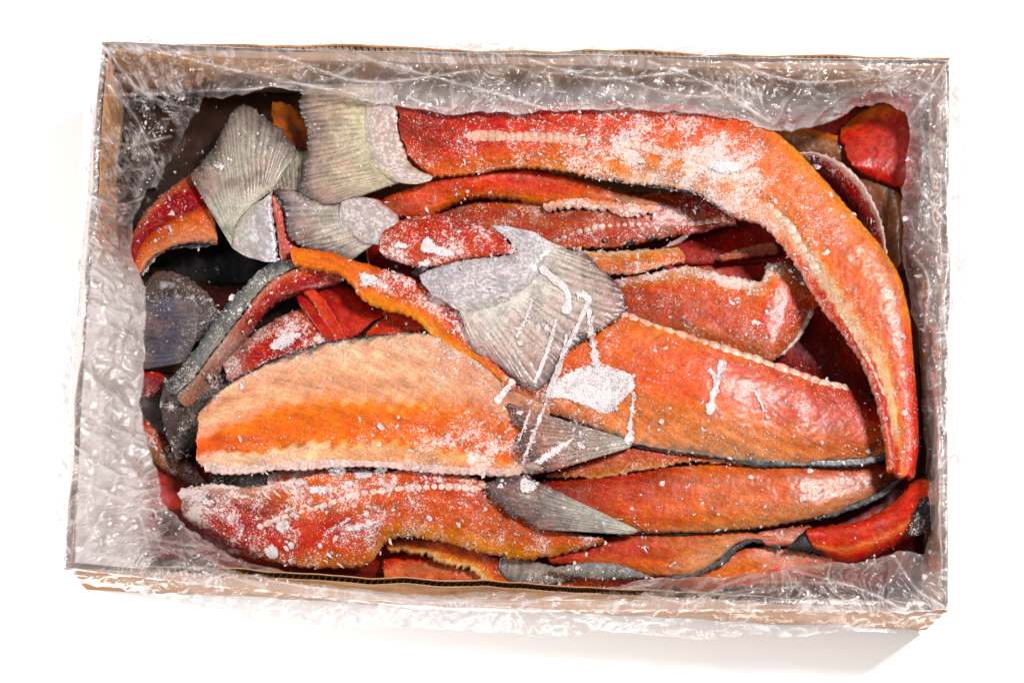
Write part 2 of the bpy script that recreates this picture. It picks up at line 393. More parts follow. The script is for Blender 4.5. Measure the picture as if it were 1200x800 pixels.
box = bpy.data.objects.new('cardboard_box', None); COL.objects.link(box); box.location = (0, 0, FLOOR)
props(box, 'open brown corrugated cardboard box that holds the frozen fish', 'box')
RIM = {'TL': (119, 49), 'TR': (1113, 68), 'BR': (1111, 716), 'BL': (75, 666)}
TH = 0.0052
def wall_panel(a, b, inward, seed):
    """one side of the box: two liners with a fluted sheet between, standing on the floor of the box"""
    ax, ay, _ = at(*map(float, a), 0.0); bx, by, _ = at(*map(float, b), 0.0)
    d = np.array([bx - ax, by - ay]); L = np.hypot(*d); d /= L; nrm = np.array(inward, float); nrm -= d * nrm.dot(d); nrm /= np.hypot(*nrm)
    panel = bpy.data.objects.new('side_panel', None); COL.objects.link(panel); panel.parent = box
    panel.location = (0, 0, 0)
    panel_world = Vector(box.location)
    n = int(L / 0.004); t = np.linspace(0, L, n)
    wob = (fbm(t / 0.05, t * 0, seed, 3) - 0.5) * 0.010 * np.sin(np.pi * t / L)
    ztop = (fbm(t / 0.03, t * 0 + 9, seed + 4, 4) - 0.5) * 0.0045
    def liner(name, off, th, dz):
        V = []; F = []
        for k in range(n):
            for o_ in (off, off + th):
                p = np.array([ax, ay]) + d * t[k] + nrm * (o_ + wob[k])
                V.append((p[0], p[1], FLOOR)); V.append((p[0], p[1], ztop[k] + dz))
        for k in range(n - 1):
            q = k * 4; r = q + 4
            F += [(q, r, r + 1, q + 1), (q + 2, q + 3, r + 3, r + 2), (q + 1, r + 1, r + 3, q + 3)]
        F += [(0, 1, 3, 2), (4 * n - 4, 4 * n - 2, 4 * n - 1, 4 * n - 3)]
        o = link_mesh(name, np.array(V) - np.array(panel_world), F, M_CARD)
        o.parent = panel; return o
    liner('outer_liner', 0.0, 0.0007, 0.0); liner('inner_liner', TH - 0.0007, 0.0007, -0.0006)
    per = 0.0046; m = int(L / per) * 8
    tt = np.linspace(0, L, m); sw = TH / 2 + (TH / 2 - 0.0009) * np.sin(2 * np.pi * tt / per) + np.interp(tt, t, wob)
    P = np.array([ax, ay])[None] + d[None] * tt[:, None] + nrm[None] * sw[:, None]
    zt = np.interp(tt, t, ztop) - 0.0006
    V = np.empty((m, 2, 3)); V[:, 0, :2] = P; V[:, 1, :2] = P; V[:, 0, 2] = FLOOR; V[:, 1, 2] = zt
    o = link_mesh('fluting', V.reshape(-1, 3) - np.array(panel_world), gridfaces(m, 2), M_FLUTE); o.parent = panel
TLp, TRp, BRp, BLp = RIM['TL'], RIM['TR'], RIM['BR'], RIM['BL']
wall_panel(TLp, TRp, (0, -1), 3)
wall_panel(BLp, BRp, (0, 1), 5)
wall_panel(np.array(TLp) + (0, 9.5), np.array(BLp) + (0, -9.5), (1, 0), 7)
wall_panel(np.array(TRp) + (0, 9.5), np.array(BRp) + (0, -9.5), (-1, 0), 11)
fx = [at(*map(float, p), 0.0)[:2] for p in (BLp, BRp, TRp, TLp)]
fo = link_mesh('base_panel', [(x * .993, y * .99, 0.0008) for x, y in fx] + [(x * .993, y * .99, -0.003) for x, y in fx],
               [(0, 1, 2, 3), (7, 6, 5, 4), (0, 4, 5, 1), (1, 5, 6, 2), (2, 6, 7, 3), (3, 7, 4, 0)], M_CARD); fo.parent = box

# ------------------------------------------------------------------ fish pieces: colour recipes
ORANGE = (240, 92, 24); RED = (205, 38, 16); DRED = (160, 18, 14); PEACH = (238, 170, 120); PINK = (226, 138, 112)
BONE = (246, 196, 160); SKIN = (92, 90, 92); DSKIN = (52, 50, 54); SILVER = (196, 188, 190); FIN = (186, 174, 158); CRIM = (188, 26, 34)

def flesh_col(stops, ends=None, wob=0.05, patch=None, pk=0.5, gain=1.0):
    def f(u, v, px, py, ray, sd):
        w = v + wob * (fbm(px / 22, py / 22, sd + 5, 3) - 0.5) * 2 + 0.02 * np.sin(px / 3.1 + py / 4.7)
        if isinstance(stops[0][1], list):
            us = [s[0] for s in stops]; cs = [bandcol(s[1], w) for s in stops]
            uu = u + 0.05 * (fbm(px / 30, py / 30, sd + 8) - 0.5) * 2
            c = cs[0]
            for k in range(1, len(cs)): c = c + (cs[k] - c) * sstep(us[k - 1], us[k], uu)[..., None]
        else: c = bandcol(stops, w)
        n = fbm(px / 13, py / 13, sd + 11, 4)
        c = c * ((0.74 + 0.52 * n) * (0.62 + 0.76 * fbm((u * 380 + v * 42) / 34, (v * 80 - u * 90) / 4.6, sd + 91, 3)))[..., None]
        if patch: c = mixc(c, patch, sstep(0.56, 0.72, fbm(px / 26, py / 17, sd + 21, 4)) * pk)
        c = c * gain
        for (u0, u1, cc) in (ends or []): c = mixc(c, cc, sstep(u0, u1, u + 0.03 * (n - 0.5)))
        return np.clip(c, 0.002, 1)
    return f

def fin_col(root, mid, tipc, dark=(60, 50, 52), edge=0.35, pinkish=0.25):
    def f(u, v, px, py, ray, sd):
        w = np.clip(v + 0.12 * (fbm(px / 16, py / 16, sd + 3) - 0.5), 0, 1)
        c = bandcol([(0, root), (0.45, mid), (0.85, tipc), (1, dark)], w)
        c = np.clip(c * 1.4, 0, .9); c = mixc(c, dark, (1 - ray) ** 2 * sstep(0.05, 0.35, v) * 0.42 * fbm(px / 9, py / 9, sd + 44, 3) * 2)
        c = mixc(c, (214, 150, 136), sstep(0.55, 0.75, fbm(px / 24, py / 24, sd + 13)) * pinkish)
        c = mixc(c, dark, sstep(0.5, 0.8, fbm(px / 18, py / 18, sd + 23)) * edge)
        c = mixc(c, dark, (sstep(0.03, 0.0, u) + sstep(0.97, 1.0, u)) * 0.35)
        return np.clip(c * (0.8 + 0.4 * fbm(px / 6, py / 6, sd + 30, 2))[..., None], 0.002, 1)
    return f

def scale_col(a, b, blot=(92, 84, 100), k=0.4, rim=None, fin0=None, fin1=None):
    def f(u, v, px, py, ray, sd):
        c = bandcol([(0, a), (1, b)], v)
        c = mixc(c, blot, sstep(0.48, 0.72, fbm(px / 15, py / 15, sd + 3)) * k)
        c = mixc(c, (240, 234, 236), sstep(0.6, 0.75, fbm(px / 9, py / 9, sd + 7)) * 0.5)
        n5 = 0.3 * (fbm(px / 12, py / 12, sd + 41, 3) - .5)
        if fin0: c = mixc(c, fin0, sstep(0.3, 0.0, v + n5))
        if fin1: c = mixc(c, fin1, sstep(0.65, 1.0, v + n5))
        if rim: c = mixc(c, rim, sstep(0.9, 1.0, v))
        return np.clip(c * 1.2, 0.002, 1)
    return f

def skin_col(a, b, blot=(40, 38, 42)):
    def f(u, v, px, py, ray, sd):
        c = bandcol([(0, a), (1, b)], v + 0.15 * (fbm(px / 15, py / 15, sd) - 0.5))
        return np.clip(mixc(c, blot, sstep(0.5, 0.7, fbm(px / 12, py / 12, sd + 3)) * 0.6), 0.002, 1)
    return f

SEED = [10]
def piece(label, at_px, z, name='salmon_trimming', cat='fish trimming', group='frozen salmon trimmings in the box'):
    o = bpy.data.objects.new(name, None); COL.objects.link(o)
    x, y, zz = at(float(at_px[0]), float(at_px[1]), z * CM); o.location = (x, y, zz)
    return props(o, label, cat, group)

def flesh(P, A, B, zA, zB, col, name='flesh', **kw):
    SEED[0] += 7; kw.setdefault('seed', SEED[0]); kw.setdefault('thick', 0.9); kw.setdefault('bulge', 0.5)
    return sheet(name, A, B, zA, zB, kw.pop('mat', M_FLESH), P, colour=col, **kw)

def edge_skin(P, A, inner, zA, w=4, inw=10, col=None, dz=-0.3, **kw):
    """the strip of dark skin that shows below the cut edge A of a fillet; 'inner' = the other edge, for direction"""
    n = 60; a = curve(A, n); b = curve(inner, n); d = b - a; d /= np.maximum(np.hypot(*d.T), 1e-6)[:, None]
    SEED[0] += 7; z = zcurve(zA, n) + dz
    w = w * (0.05 + 1.2 * fbm(np.linspace(0, 7, n), np.zeros(n) + SEED[0], 5, 3) ** 1.3)[:, None]
    return sheet('skin', a - d * w, a + d * inw, list(z), list(z), M_SKIN, P, bulge=0.0, thick=0.12, colour=col or skin_col(DSKIN, SKIN, (36, 34, 36)), seed=SEED[0], rough=0.5, **kw)

def beads(P, pts, r=4.2, pitch=9.0, lift=0.05, col=(242, 186, 158), gap=(214, 110, 84), flat=0.5, name='backbone', frost=0.5, zoff=-0.15):
    """row of vertebrae lying in the flesh"""
    SEED[0] += 7; L = plen(pts); nu = max(12, int(L / 1.3)); c = curve(pts, nu); nv = 10
    tg = np.gradient(c, axis=0); tg /= np.maximum(np.hypot(*tg.T), 1e-6)[:, None]; nn = np.stack([-tg[:, 1], tg[:, 0]], 1)
    al = np.linspace(0, L, nu); jit = 0.5 * (vnoise(al / 21, al * 0, SEED[0]) - 0.5)
    s = np.abs(np.sin(np.pi * (al / pitch + jit))) ** 0.7; rad = r * (0.84 + 0.16 * s) * (0.85 + 0.3 * vnoise(al / 17, al * 0 + 5, SEED[0] + 2))
    rad *= np.clip(np.minimum(al, L - al) / 6 + 0.25, 0, 1)
    zz = ZB[np.clip(np.rint(c[:, 1]).astype(int), 0, 819), np.clip(np.rint(c[:, 0]).astype(int), 0, 1219)] + zoff * CM
    zz = np.convolve(np.pad(zz, 6, mode='edge'), np.ones(13) / 13, 'valid')
    th = np.linspace(0, 2 * np.pi, nv, endpoint=False)[None]
    off = np.cos(th) * rad[:, None]; up = np.sin(th) * rad[:, None] * flat * S + lift * CM * s[:, None]
    PX = c[:, :1] + nn[:, :1] * off; PY = c[:, 1:] + nn[:, 1:] * off; Z = zz[:, None] + up
    X, Y, _ = at(PX, PY, Z); V = np.stack([X, Y, Z], -1).reshape(-1, 3)
    i, j = np.meshgrid(np.arange(nu - 1), np.arange(nv), indexing='ij'); a = i * nv + j; b = i * nv + (j + 1) % nv
    F = np.stack([a, b, b + nv, a + nv], -1).reshape(-1, 4)
    cc = lin(gap) * .6 + lin(col) * .4 + (lin(col) - lin(gap)) * .6 * sstep(0.1, 0.7, s)[:, None] * (.5 + vnoise(al / 13, al * 0, SEED[0] + 9))[:, None]
    cc = np.clip(cc * 1.04 * np.array([1, .96, 1.02]), .003, 1)
    cc = np.repeat((cc * (0.8 + 0.4 * vnoise(al / 8, al * 0, SEED[0] + 4))[:, None])[:, None], nv, 1).reshape(-1, 3)
    zput(PX, PY, Z, frost)
    fl = np.stack([np.repeat(al / 100, nv), np.tile(np.arange(nv) * 0.02, nu), np.full(nu * nv, SEED[0])], 1)
    return link_mesh(name, V, F, M_BONE, P, {'Col': ('FLOAT_COLOR', cc * ALB), 'frost': ('FLOAT', np.full(len(V), frost)), 'flow': ('FLOAT_VECTOR', fl)})

# ------------------------------------------------------------------ fish pieces, lowest first
def flesh_stops(*s): return list(s)
# --- deep layer, seen only through the gaps; cavity shade painted into the darkest ones
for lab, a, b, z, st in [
    ('strip with shade in its colour deep in the far left gap, under the curled tail', [(180, 300), (260, 330), (380, 300)], [(190, 420), (280, 400), (400, 370)], -6.9, [(0, (30, 20, 20)), (.3, (70, 14, 14)), (.6, (40, 24, 22)), (1, (50, 30, 28))]),
    ('strip coloured for the shade at the bottom of the left gap under the frosted skin', [(140, 430), (250, 440), (330, 430)], [(130, 590), (250, 590), (330, 570)], -6.8, [(0, (60, 44, 40)), (.5, (70, 30, 28)), (1, (80, 46, 36))]),
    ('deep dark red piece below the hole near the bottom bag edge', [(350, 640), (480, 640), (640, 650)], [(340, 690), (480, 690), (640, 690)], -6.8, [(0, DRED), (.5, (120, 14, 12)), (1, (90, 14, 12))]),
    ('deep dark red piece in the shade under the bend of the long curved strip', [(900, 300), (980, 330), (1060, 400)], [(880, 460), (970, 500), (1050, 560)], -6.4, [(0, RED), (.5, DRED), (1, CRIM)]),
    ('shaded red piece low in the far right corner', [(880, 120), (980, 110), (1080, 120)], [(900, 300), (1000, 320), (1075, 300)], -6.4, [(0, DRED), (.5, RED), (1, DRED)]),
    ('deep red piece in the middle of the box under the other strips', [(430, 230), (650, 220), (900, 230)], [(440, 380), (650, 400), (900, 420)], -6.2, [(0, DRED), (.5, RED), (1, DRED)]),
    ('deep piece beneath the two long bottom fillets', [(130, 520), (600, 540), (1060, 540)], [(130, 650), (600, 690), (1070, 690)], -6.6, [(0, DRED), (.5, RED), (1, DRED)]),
    ('piece with shade in its colour, low in the top left corner behind the tails', [(150, 120), (250, 110), (420, 110)], [(140, 350), (260, 345), (420, 330)], -7.0, [(0, (84, 56, 42)), (.5, (48, 32, 28)), (1, (30, 20, 20))]),
]:
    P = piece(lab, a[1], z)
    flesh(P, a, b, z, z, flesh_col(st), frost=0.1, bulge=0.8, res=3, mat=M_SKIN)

# --- top right corner
P = piece('bright red piece in the top right corner under the bag', (1030, 160), -4.6)
flesh(P, [(985, 150), (1010, 130), (1040, 118), (1068, 112)], [(1010, 205), (1035, 215), (1055, 222), (1068, 226)], -5.0, -4.2, flesh_col([(0, (225, 110, 50)), (.2, RED), (1, (214, 24, 12))]), frost=0.0, bulge=0.7)
edge_skin(P, [(985, 150), (1010, 130), (1040, 118), (1068, 112)], [(1010, 205), (1035, 215), (1055, 222), (1068, 226)], -5.0)
P = piece('brownish orange backed piece curving down behind the white rimmed arch', (1000, 190), -4.6)
flesh(P, [(880, 150), (930, 148), (985, 160), (1030, 190), (1056, 225), (1062, 300)], [(890, 190), (935, 195), (975, 215), (1005, 250), (1025, 290), (1030, 330)], -4.8, -5.2,
      flesh_col([(0, (226, 120, 62)), (.12, (170, 96, 50)), (.5, (120, 66, 40)), (1, (150, 50, 30))], wob=.1), frost=.15, bulge=.6)
P = piece('orange piece behind the arch, low at the right wall of the bag', (1050, 260), -5.4)
flesh(P, [(1010, 170), (1045, 195), (1062, 230), (1066, 300)], [(1000, 215), (1025, 235), (1040, 270), (1045, 320)], -5.6, -5.8, flesh_col([(0, ORANGE), (.5, RED), (1, DRED)]), frost=.1)
P = piece('arched strip with a white rind and crimson cut face in the top right corner', (980, 200), -3.6)
flesh(P, [(930, 178), (955, 177), (980, 187), (1005, 206), (1024, 235), (1036, 268), (1041, 305), (1042, 340)], [(936, 190), (956, 195), (975, 210), (995, 232), (1012, 258), (1022, 285), (1026, 315), (1028, 340)], -3.6, -4.4,
      flesh_col([(0, (226, 190, 178)), (.28, (226, 182, 170)), (.42, (190, 40, 40)), (.75, (170, 30, 34)), (1, (208, 130, 120))], wob=.12), frost=.4, bulge=.25, thick=1.2)

# --- top left corner
P = piece('orange sliver of flesh between the two upper left tails', (340, 150), -3.8)
flesh(P, [(318, 118), (340, 122), (356, 135)], [(330, 190), (345, 190), (362, 185)], -4.2, -3.8, flesh_col([(0, (196, 110, 44)), (.5, (190, 90, 40)), (1, RED)]), bulge=.3)
P = piece('curled pink strip with crimson band and dark skin edge at the upper left', (200, 260), -3.6)
A = [(151, 290), (158, 268), (170, 248), (186, 231), (206, 216), (226, 203)]; B = [(166, 322), (178, 304), (195, 293), (215, 287), (235, 285), (255, 287)]
flesh(P, A, B, -4.0, -3.6, flesh_col([(0, (216, 120, 96)), (.1, (216, 110, 90)), (.17, CRIM), (.40, (176, 24, 34)), (.46, (150, 14, 10)), (.52, (226, 84, 40)), (.62, (236, 130, 96)), (.9, (232, 150, 118)), (1, (120, 80, 70))], wob=.04), frost=.25, bulge=.5)
edge_skin(P, B, A, -3.7, w=7, inw=5, frost=.5)
P = piece('scaly grey tail piece lying dark in the gap at the left, with fine fin rays', (210, 370), -6.0)
SEED[0] += 7
sheet('skin', [(165, 335), (185, 318), (215, 322), (245, 345), (262, 372)], [(162, 425), (185, 415), (215, 410), (245, 395), (265, 385)], -6.0, -6.0, M_SKIN, P, bulge=.25, thick=.5, colour=scale_col((96, 74, 64), (104, 98, 106), (56, 42, 40), .7, fin1=(110,100,100)), frost=.35, seed=11)
sheet('tail_fin', [(228, 352), (232, 385), (222, 424)], [(158, 342), (155, 390), (160, 434)], -5.45, -5.9, M_FIN, P, bulge=.1, thick=.15, colour=fin_col((112, 100, 98), (96, 92, 108), (84, 76, 80)), rays=13, rayh=.2, tip=4, frost=.3, seed=12)
P = piece('orange brown strip half buried in frost at the left edge, beside the bag', (200, 530), -5.6)
flesh(P, [(158, 485), (180, 500), (205, 520), (228, 545), (244, 566)], [(160, 520), (178, 542), (200, 558), (222, 568), (240, 572)], -5.6, -5.6, flesh_col([(0, RED), (.3, (190, 80, 40)), (.7, (160, 100, 60)), (1, (120, 80, 56))]), frost=.45, bulge=.6)
P = piece('crimson scrap at the left edge of the bag above the frosty dark skin', (172, 450), -6.2)
flesh(P, [(158, 440), (172, 432), (190, 436)], [(160, 465), (175, 468), (192, 460)], -6.2, -6.2, flesh_col([(0, CRIM), (1, (110, 20, 26))]), frost=.3, bulge=.4)
P = piece('dark skinned piece covered in frost needles between the curl and the pale fillet', (235, 480), -5.0)
SEED[0] += 7
sheet('skin', [(190, 445), (225, 440), (262, 410), (300, 385)], [(205, 545), (232, 520), (262, 470), (330, 425)], -5.4, -4.6, M_SKIN, P, bulge=.5, thick=.8, colour=skin_col((88, 70, 64), (100, 84, 80)), frost=lambda u, v, x, y: 0.35 + 0.5 * sstep(.45, .7, fbm(x / 18, y / 18, 5)), seed=14)

# --- pieces around the left curl
P = piece('red scrap with pearly white beads and flat ice pieces, under the curled skin', (330, 410), -4.6)
flesh(P, [(265, 415), (290, 396), (318, 376), (348, 362), (378, 352), (398, 372)], [(272, 452), (300, 446), (330, 434), (360, 420), (385, 408), (402, 398)], -4.6, -4.2,
      flesh_col([(0, [(0, (206, 150, 134)), (1, (190, 110, 100))]), (.35, [(0, (196, 120, 104)), (.4, CRIM), (1, DRED)]), (1, [(0, (206, 90, 40)), (.5, (214, 60, 40)), (1, CRIM)])], wob=.1), frost=.55, bulge=.6)
beads(P, [(355, 395), (365, 388), (376, 378)], r=4, pitch=7); beads(P, [(362, 402), (374, 394), (384, 384)], r=4, pitch=7)
P = piece('deep red wedge with a clean cut face between the curl and the orange ribbon', (395, 360), -4.2)
flesh(P, [(345, 335), (385, 325), (412, 338), (452, 362)], [(388, 402), (402, 402), (420, 394), (440, 374)], -4.4, -3.8, flesh_col([(0, (176, 14, 14)), (.5, (186, 20, 14)), (.8, (214, 40, 16)), (1, (160, 20, 16))]), frost=.12, bulge=.3)
flesh(P, [(350, 338), (362, 352), (376, 374), (392, 402)], [(362, 334), (382, 350), (396, 372), (410, 400)], -3.8, -3.7, flesh_col([(0, (150, 60, 40)), (.2, (226, 60, 20)), (1, (206, 28, 14))]), name='cut_face', frost=.05, bulge=.2)
P = piece('small orange red wedge tucked under the orange ribbon above the pale fillet', (455, 385), -4.0)
flesh(P, [(424, 396), (438, 378), (452, 362), (480, 365)], [(428, 400), (450, 398), (475, 392), (500, 388)], -4.0, -3.7, flesh_col([(0, (190, 150, 120)), (.15, RED), (1, (206, 50, 20))]), frost=.25, bulge=.3)
P = piece('curled strip with dark grey skin above and crimson flesh below, arching down left', (290, 350), -3.0)
A = [(346, 303), (326, 304), (305, 316), (285, 335), (265, 356), (248, 380), (230, 405), (212, 430), (190, 452)]
B = [(352, 312), (338, 318), (318, 328), (300, 346), (283, 370), (262, 396), (244, 420), (228, 442), (206, 462)]
flesh(P, B, [(410, 326), (385, 336), (350, 343), (325, 352), (308, 370), (290, 396), (270, 420), (255, 445), (232, 480)], [-2.8, -2.8, -3.2, -4.0], [-3.6, -3.6, -4.2, -5.2],
      flesh_col([(0, [(0, (226, 150, 130)), (.25, (200, 60, 44)), (.6, (176, 20, 16)), (1, (150, 14, 12))]), (.42, [(0, (216, 150, 136)), (.4, (180, 24, 20)), (1, (150, 30, 26))]), (.62, [(0, (196, 160, 146)), (.5, (186, 140, 128)), (1, (160, 120, 112))]), (1, [(0, (186, 150, 130)), (.5, (190, 130, 110)), (1, (170, 130, 120))])]), frost=.3, bulge=.3)
SEED[0] += 7
sheet('skin', A, B, [-3.0, -2.8, -3.0, -3.8], [-2.7, -2.55, -2.85, -3.6], M_SKIN, P, bulge=.12, thick=.5, colour=skin_col((92, 96, 98), (150, 144, 132), (46, 50, 60)), frost=.4, seed=15, jagA=1.5)

# --- the middle, under the long curved strip
P = piece('dark red piece in the deep shade below the inner edge of the curved strip', (850, 275), -4.6)
flesh(P, [(770, 255), (850, 245), (915, 262)], [(790, 312), (850, 312), (905, 310), (930, 318)], -6.0, -5.2, flesh_col([(0, RED), (.4, (176, 24, 16)), (.7, (190, 20, 16)), (1, DRED)]), frost=.15, bulge=.4)
P = piece('dark pinkish scrap between the dark red piece and the broad orange fillet', (880, 300), -4.3)
flesh(P, [(840, 300), (870, 290), (905, 282)], [(850, 306), (878, 302), (915, 298)], -4.6, -4.3, flesh_col([(0, (196, 130, 110)), (1, (180, 90, 76))]), frost=.3, bulge=.3)
P = piece('dark red piece with a pale rib at the right, half hidden below the curved strip', (960, 400), -5.0)
flesh(P, [(925, 330), (960, 340), (1010, 390), (1030, 440)], [(905, 425), (930, 440), (970, 452), (1010, 470)], -5.2, -5.2, flesh_col([(0, RED), (.5, (170, 22, 14)), (1, (140, 16, 12))]), frost=.2, bulge=.4)
P = piece('broad dark orange fillet with a ragged white upper edge in the right middle', (850, 360), -3.8)
A = [(700, 335), (735, 322), (768, 318), (805, 311), (838, 318), (868, 326), (890, 329), (898, 316), (908, 306), (922, 308), (945, 326), (962, 350)]
B = [(700, 380), (735, 384), (770, 392), (810, 402), (850, 412), (880, 420), (905, 424), (918, 414), (932, 398), (942, 384), (952, 368), (958, 354)]
flesh(P, A, B, [-3.6, -3.4, -3.4, -3.2, -3.8], [-3.2, -3.0, -3.0, -4.4], flesh_col([(0, [(0, (236, 160, 110)), (.3, (206, 60, 20)), (1, (170, 70, 36))]), (.5, [(0, (240, 196, 170)), (.12, (238, 160, 120)), (.26, (226, 84, 30)), (.6, (206, 66, 24)), (1, (190, 110, 70))]), (1, [(0, (240, 170, 130)), (.3, (226, 80, 32)), (.75, (196, 40, 20)), (1, (210, 140, 120))])], wob=.06),
      frost=lambda u, v, x, y: .3 + .45 * sstep(.25, .05, v), jagA=2.5, bulge=.45)
beads(P, [(914, 416), (925, 405), (936, 392), (944, 376), (953, 360)], r=4, pitch=11, col=(206, 170, 160), gap=(190, 110, 96))
P = piece('pale pink belly flap with a hooked end lying on the broad orange fillet', (745, 305), -3.1)
flesh(P, [(676, 292), (700, 294), (730, 293), (765, 291), (790, 288), (803, 297)], [(680, 312), (705, 320), (728, 322), (752, 320), (775, 312), (797, 308)], -3.2, -3.0,
      flesh_col([(0, (220, 190, 150)), (.25, (236, 150, 100)), (.65, (236, 120, 70)), (1, (240, 170, 140))], wob=.12), frost=.4, bulge=.35, thick=.5, jagB=2)
P = piece('long red strip with small white bones and dark specks, under the upper strips', (660, 265), -3.5)
A = [(470, 262), (510, 250), (560, 236), (620, 236), (660, 240), (720, 236), (775, 224), (825, 226), (856, 250)]
B = [(500, 300), (545, 292), (590, 282), (640, 292), (690, 292), (730, 290), (775, 280), (820, 274), (858, 262)]
flesh(P, A, B, [-3.6, -3.4, -3.2, -4.2], [-3.6, -3.4, -3.4, -4.4], flesh_col([(0, [(0, RED), (.5, (196, 60, 30)), (1, (214, 90, 50))]), (.4, [(0, (200, 110, 80)), (.25, (180, 66, 44)), (.5, (206, 96, 60)), (.7, (200, 40, 20)), (1, (226, 130, 100))]), (1, [(0, (120, 26, 20)), (.4, (176, 24, 14)), (.7, (196, 24, 16)), (1, (150, 40, 34))])], wob=.08, patch=(196, 150, 130), pk=.5), frost=.35, bulge=.4)
beads(P, [(640, 286), (665, 276), (700, 266), (730, 263), (765, 262), (800, 262), (835, 258), (855, 255)], r=4.5, pitch=9, col=(226, 176, 150), gap=(196, 90, 66))
dk = dict(col=(40, 30, 32), gap=(70, 50, 46), frost=.1)
beads(P, [(702, 281), (716, 282)], r=4, pitch=8, name='dark_clot', **dk); beads(P, [(730, 283), (748, 281)], r=4, pitch=8, name='dark_clot', **dk); beads(P, [(754, 279), (772, 277)], r=4, pitch=8, name='dark_clot', **dk)

P = piece('orange red strip under the longest strip, its scaly tail fanned below the top tail', (560, 225), -2.4)
A = [(440, 236), (470, 224), (510, 211), (560, 202), (610, 197), (650, 203), (690, 212), (730, 224), (770, 236)]
B = [(470, 256), (505, 253), (530, 240), (560, 232), (600, 234), (635, 240), (670, 238), (710, 240), (762, 246)]
flesh(P, A, B, [-2.2, -2.0, -2.4, -3.2], [-2.4, -2.6, -3.0, -3.4], flesh_col([(0, [(0, (150, 70, 60)), (.5, (170, 80, 60)), (1, (150, 40, 40))]), (.13, [(0, (216, 60, 20)), (.6, (232, 66, 16)), (1, (236, 110, 50))]), (.6, [(0, RED), (.6, (226, 60, 20)), (1, (236, 140, 90))]), (1, [(0, (200, 70, 40)), (.5, (226, 180, 150)), (1, (226, 160, 130))])], wob=.06), frost=.22, bulge=.5, jagB=1.5)
SEED[0] += 7
sheet('tail_fin', [(416, 236), (412, 252), (422, 268), (446, 280)], [(322, 220), (334, 252), (346, 284), (402, 312)], [-2.2, -2.0, -2.2], [-2.9, -2.7, -3.0], M_FIN, P, bulge=.25, thick=.18, colour=fin_col((176, 164, 158), (190, 176, 160), (140, 120, 116), edge=.45), rays=15, rayh=.12, tip=4, frost=.25, seed=21)
sheet('tail_base', [(398, 240), (396, 254), (404, 268), (424, 284), (446, 288)], [(428, 232), (444, 234), (458, 244), (468, 256), (462, 272)], -1.95, -2.1, M_SCALE, P, bulge=.35, thick=.2, colour=scale_col((216, 202, 202), (232, 212, 206), (140, 116, 124), .5, rim=(226, 120, 104), fin0=(180, 168, 160)), frost=.15, seed=22)

P = piece('pale torn tissue hanging from the lower edge of the orange red strip', (700, 242), -2.5)
flesh(P, [(636, 238), (668, 230), (700, 232), (735, 236), (770, 240)], [(640, 248), (672, 246), (702, 248), (736, 254), (768, 250)], -2.7, -2.8, flesh_col([(0, (226, 120, 80)), (.5, (232, 180, 160)), (1, (216, 150, 130))], wob=.15), frost=.5, bulge=.15, thick=.25, jagA=2, jagB=4)
P = piece('small pinkish torn scrap left of the centre tail, dusted with ice', (480, 285), -1.6)
flesh(P, [(448, 280), (466, 274), (484, 280)], [(452, 300), (470, 298), (488, 292)], -1.9, -1.6, flesh_col([(0, (216, 120, 100)), (1, (200, 90, 80))]), frost=.7, bulge=.2, thick=.4, jagA=3, jagB=3)
P = piece('thin dark fin scrap beside the dark specks, right of the middle', (782, 284), -2.9)
sheet('fin', [(778, 290), (782, 286), (786, 284)], [(800, 284), (806, 278), (808, 272)], -2.9, -2.7, M_FIN, P, bulge=.1, thick=.15, colour=fin_col((150, 120, 116), (170, 140, 136), (140, 110, 110)), rays=4, rayh=.06, frost=.3, seed=41, tip=3)
# --- upper left tails
P = piece('upper left grey tail turned on its side with a thin red strip of flesh', (290, 210), -2.8)
sheet('tail_fin', [(272, 290), (278, 262), (298, 240), (317, 226)], [(222, 206), (250, 172), (286, 122), (352, 174)], [-3.0, -2.6, -2.8], [-3.4, -3.0, -3.2], M_FIN, P, bulge=.35, thick=.2, colour=fin_col((176, 170, 150), (170, 160, 146), (140, 124, 112), edge=.5), rays=22, rayh=.12, tip=3, frost=.25, seed=23)
sheet('tail_base', [(270, 292), (276, 262), (296, 240), (316, 228)], [(326, 306), (324, 282), (320, 252), (318, 226)], [-2.9, -2.5], [-2.9, -2.7], M_SCALE, P, bulge=.3, thick=.2, colour=scale_col((180, 176, 158), (206, 204, 214), (110, 106, 112), .5, fin0=(178, 172, 152)), frost=.35, seed=24)
flesh(P, [(316, 228), (320, 255), (325, 285), (328, 306)], [(328, 232), (336, 256), (345, 280), (348, 298)], -2.9, -3.2, flesh_col([(0, (216, 150, 140)), (.35, (206, 60, 46)), (1, (196, 26, 18))]), frost=.3, bulge=.2)
P = piece('small dark tail lobe wedged between the two upper tails', (335, 210), -3.2)
sheet('tail_fin', [(330, 248), (342, 250), (352, 246)], [(310, 198), (332, 178), (362, 174)], -3.2, -3.0, M_FIN, P, bulge=.2, thick=.2, colour=fin_col((120, 90, 90), (140, 124, 110), (150, 140, 116)), rays=9, rayh=.1, tip=2, frost=.25, seed=25)

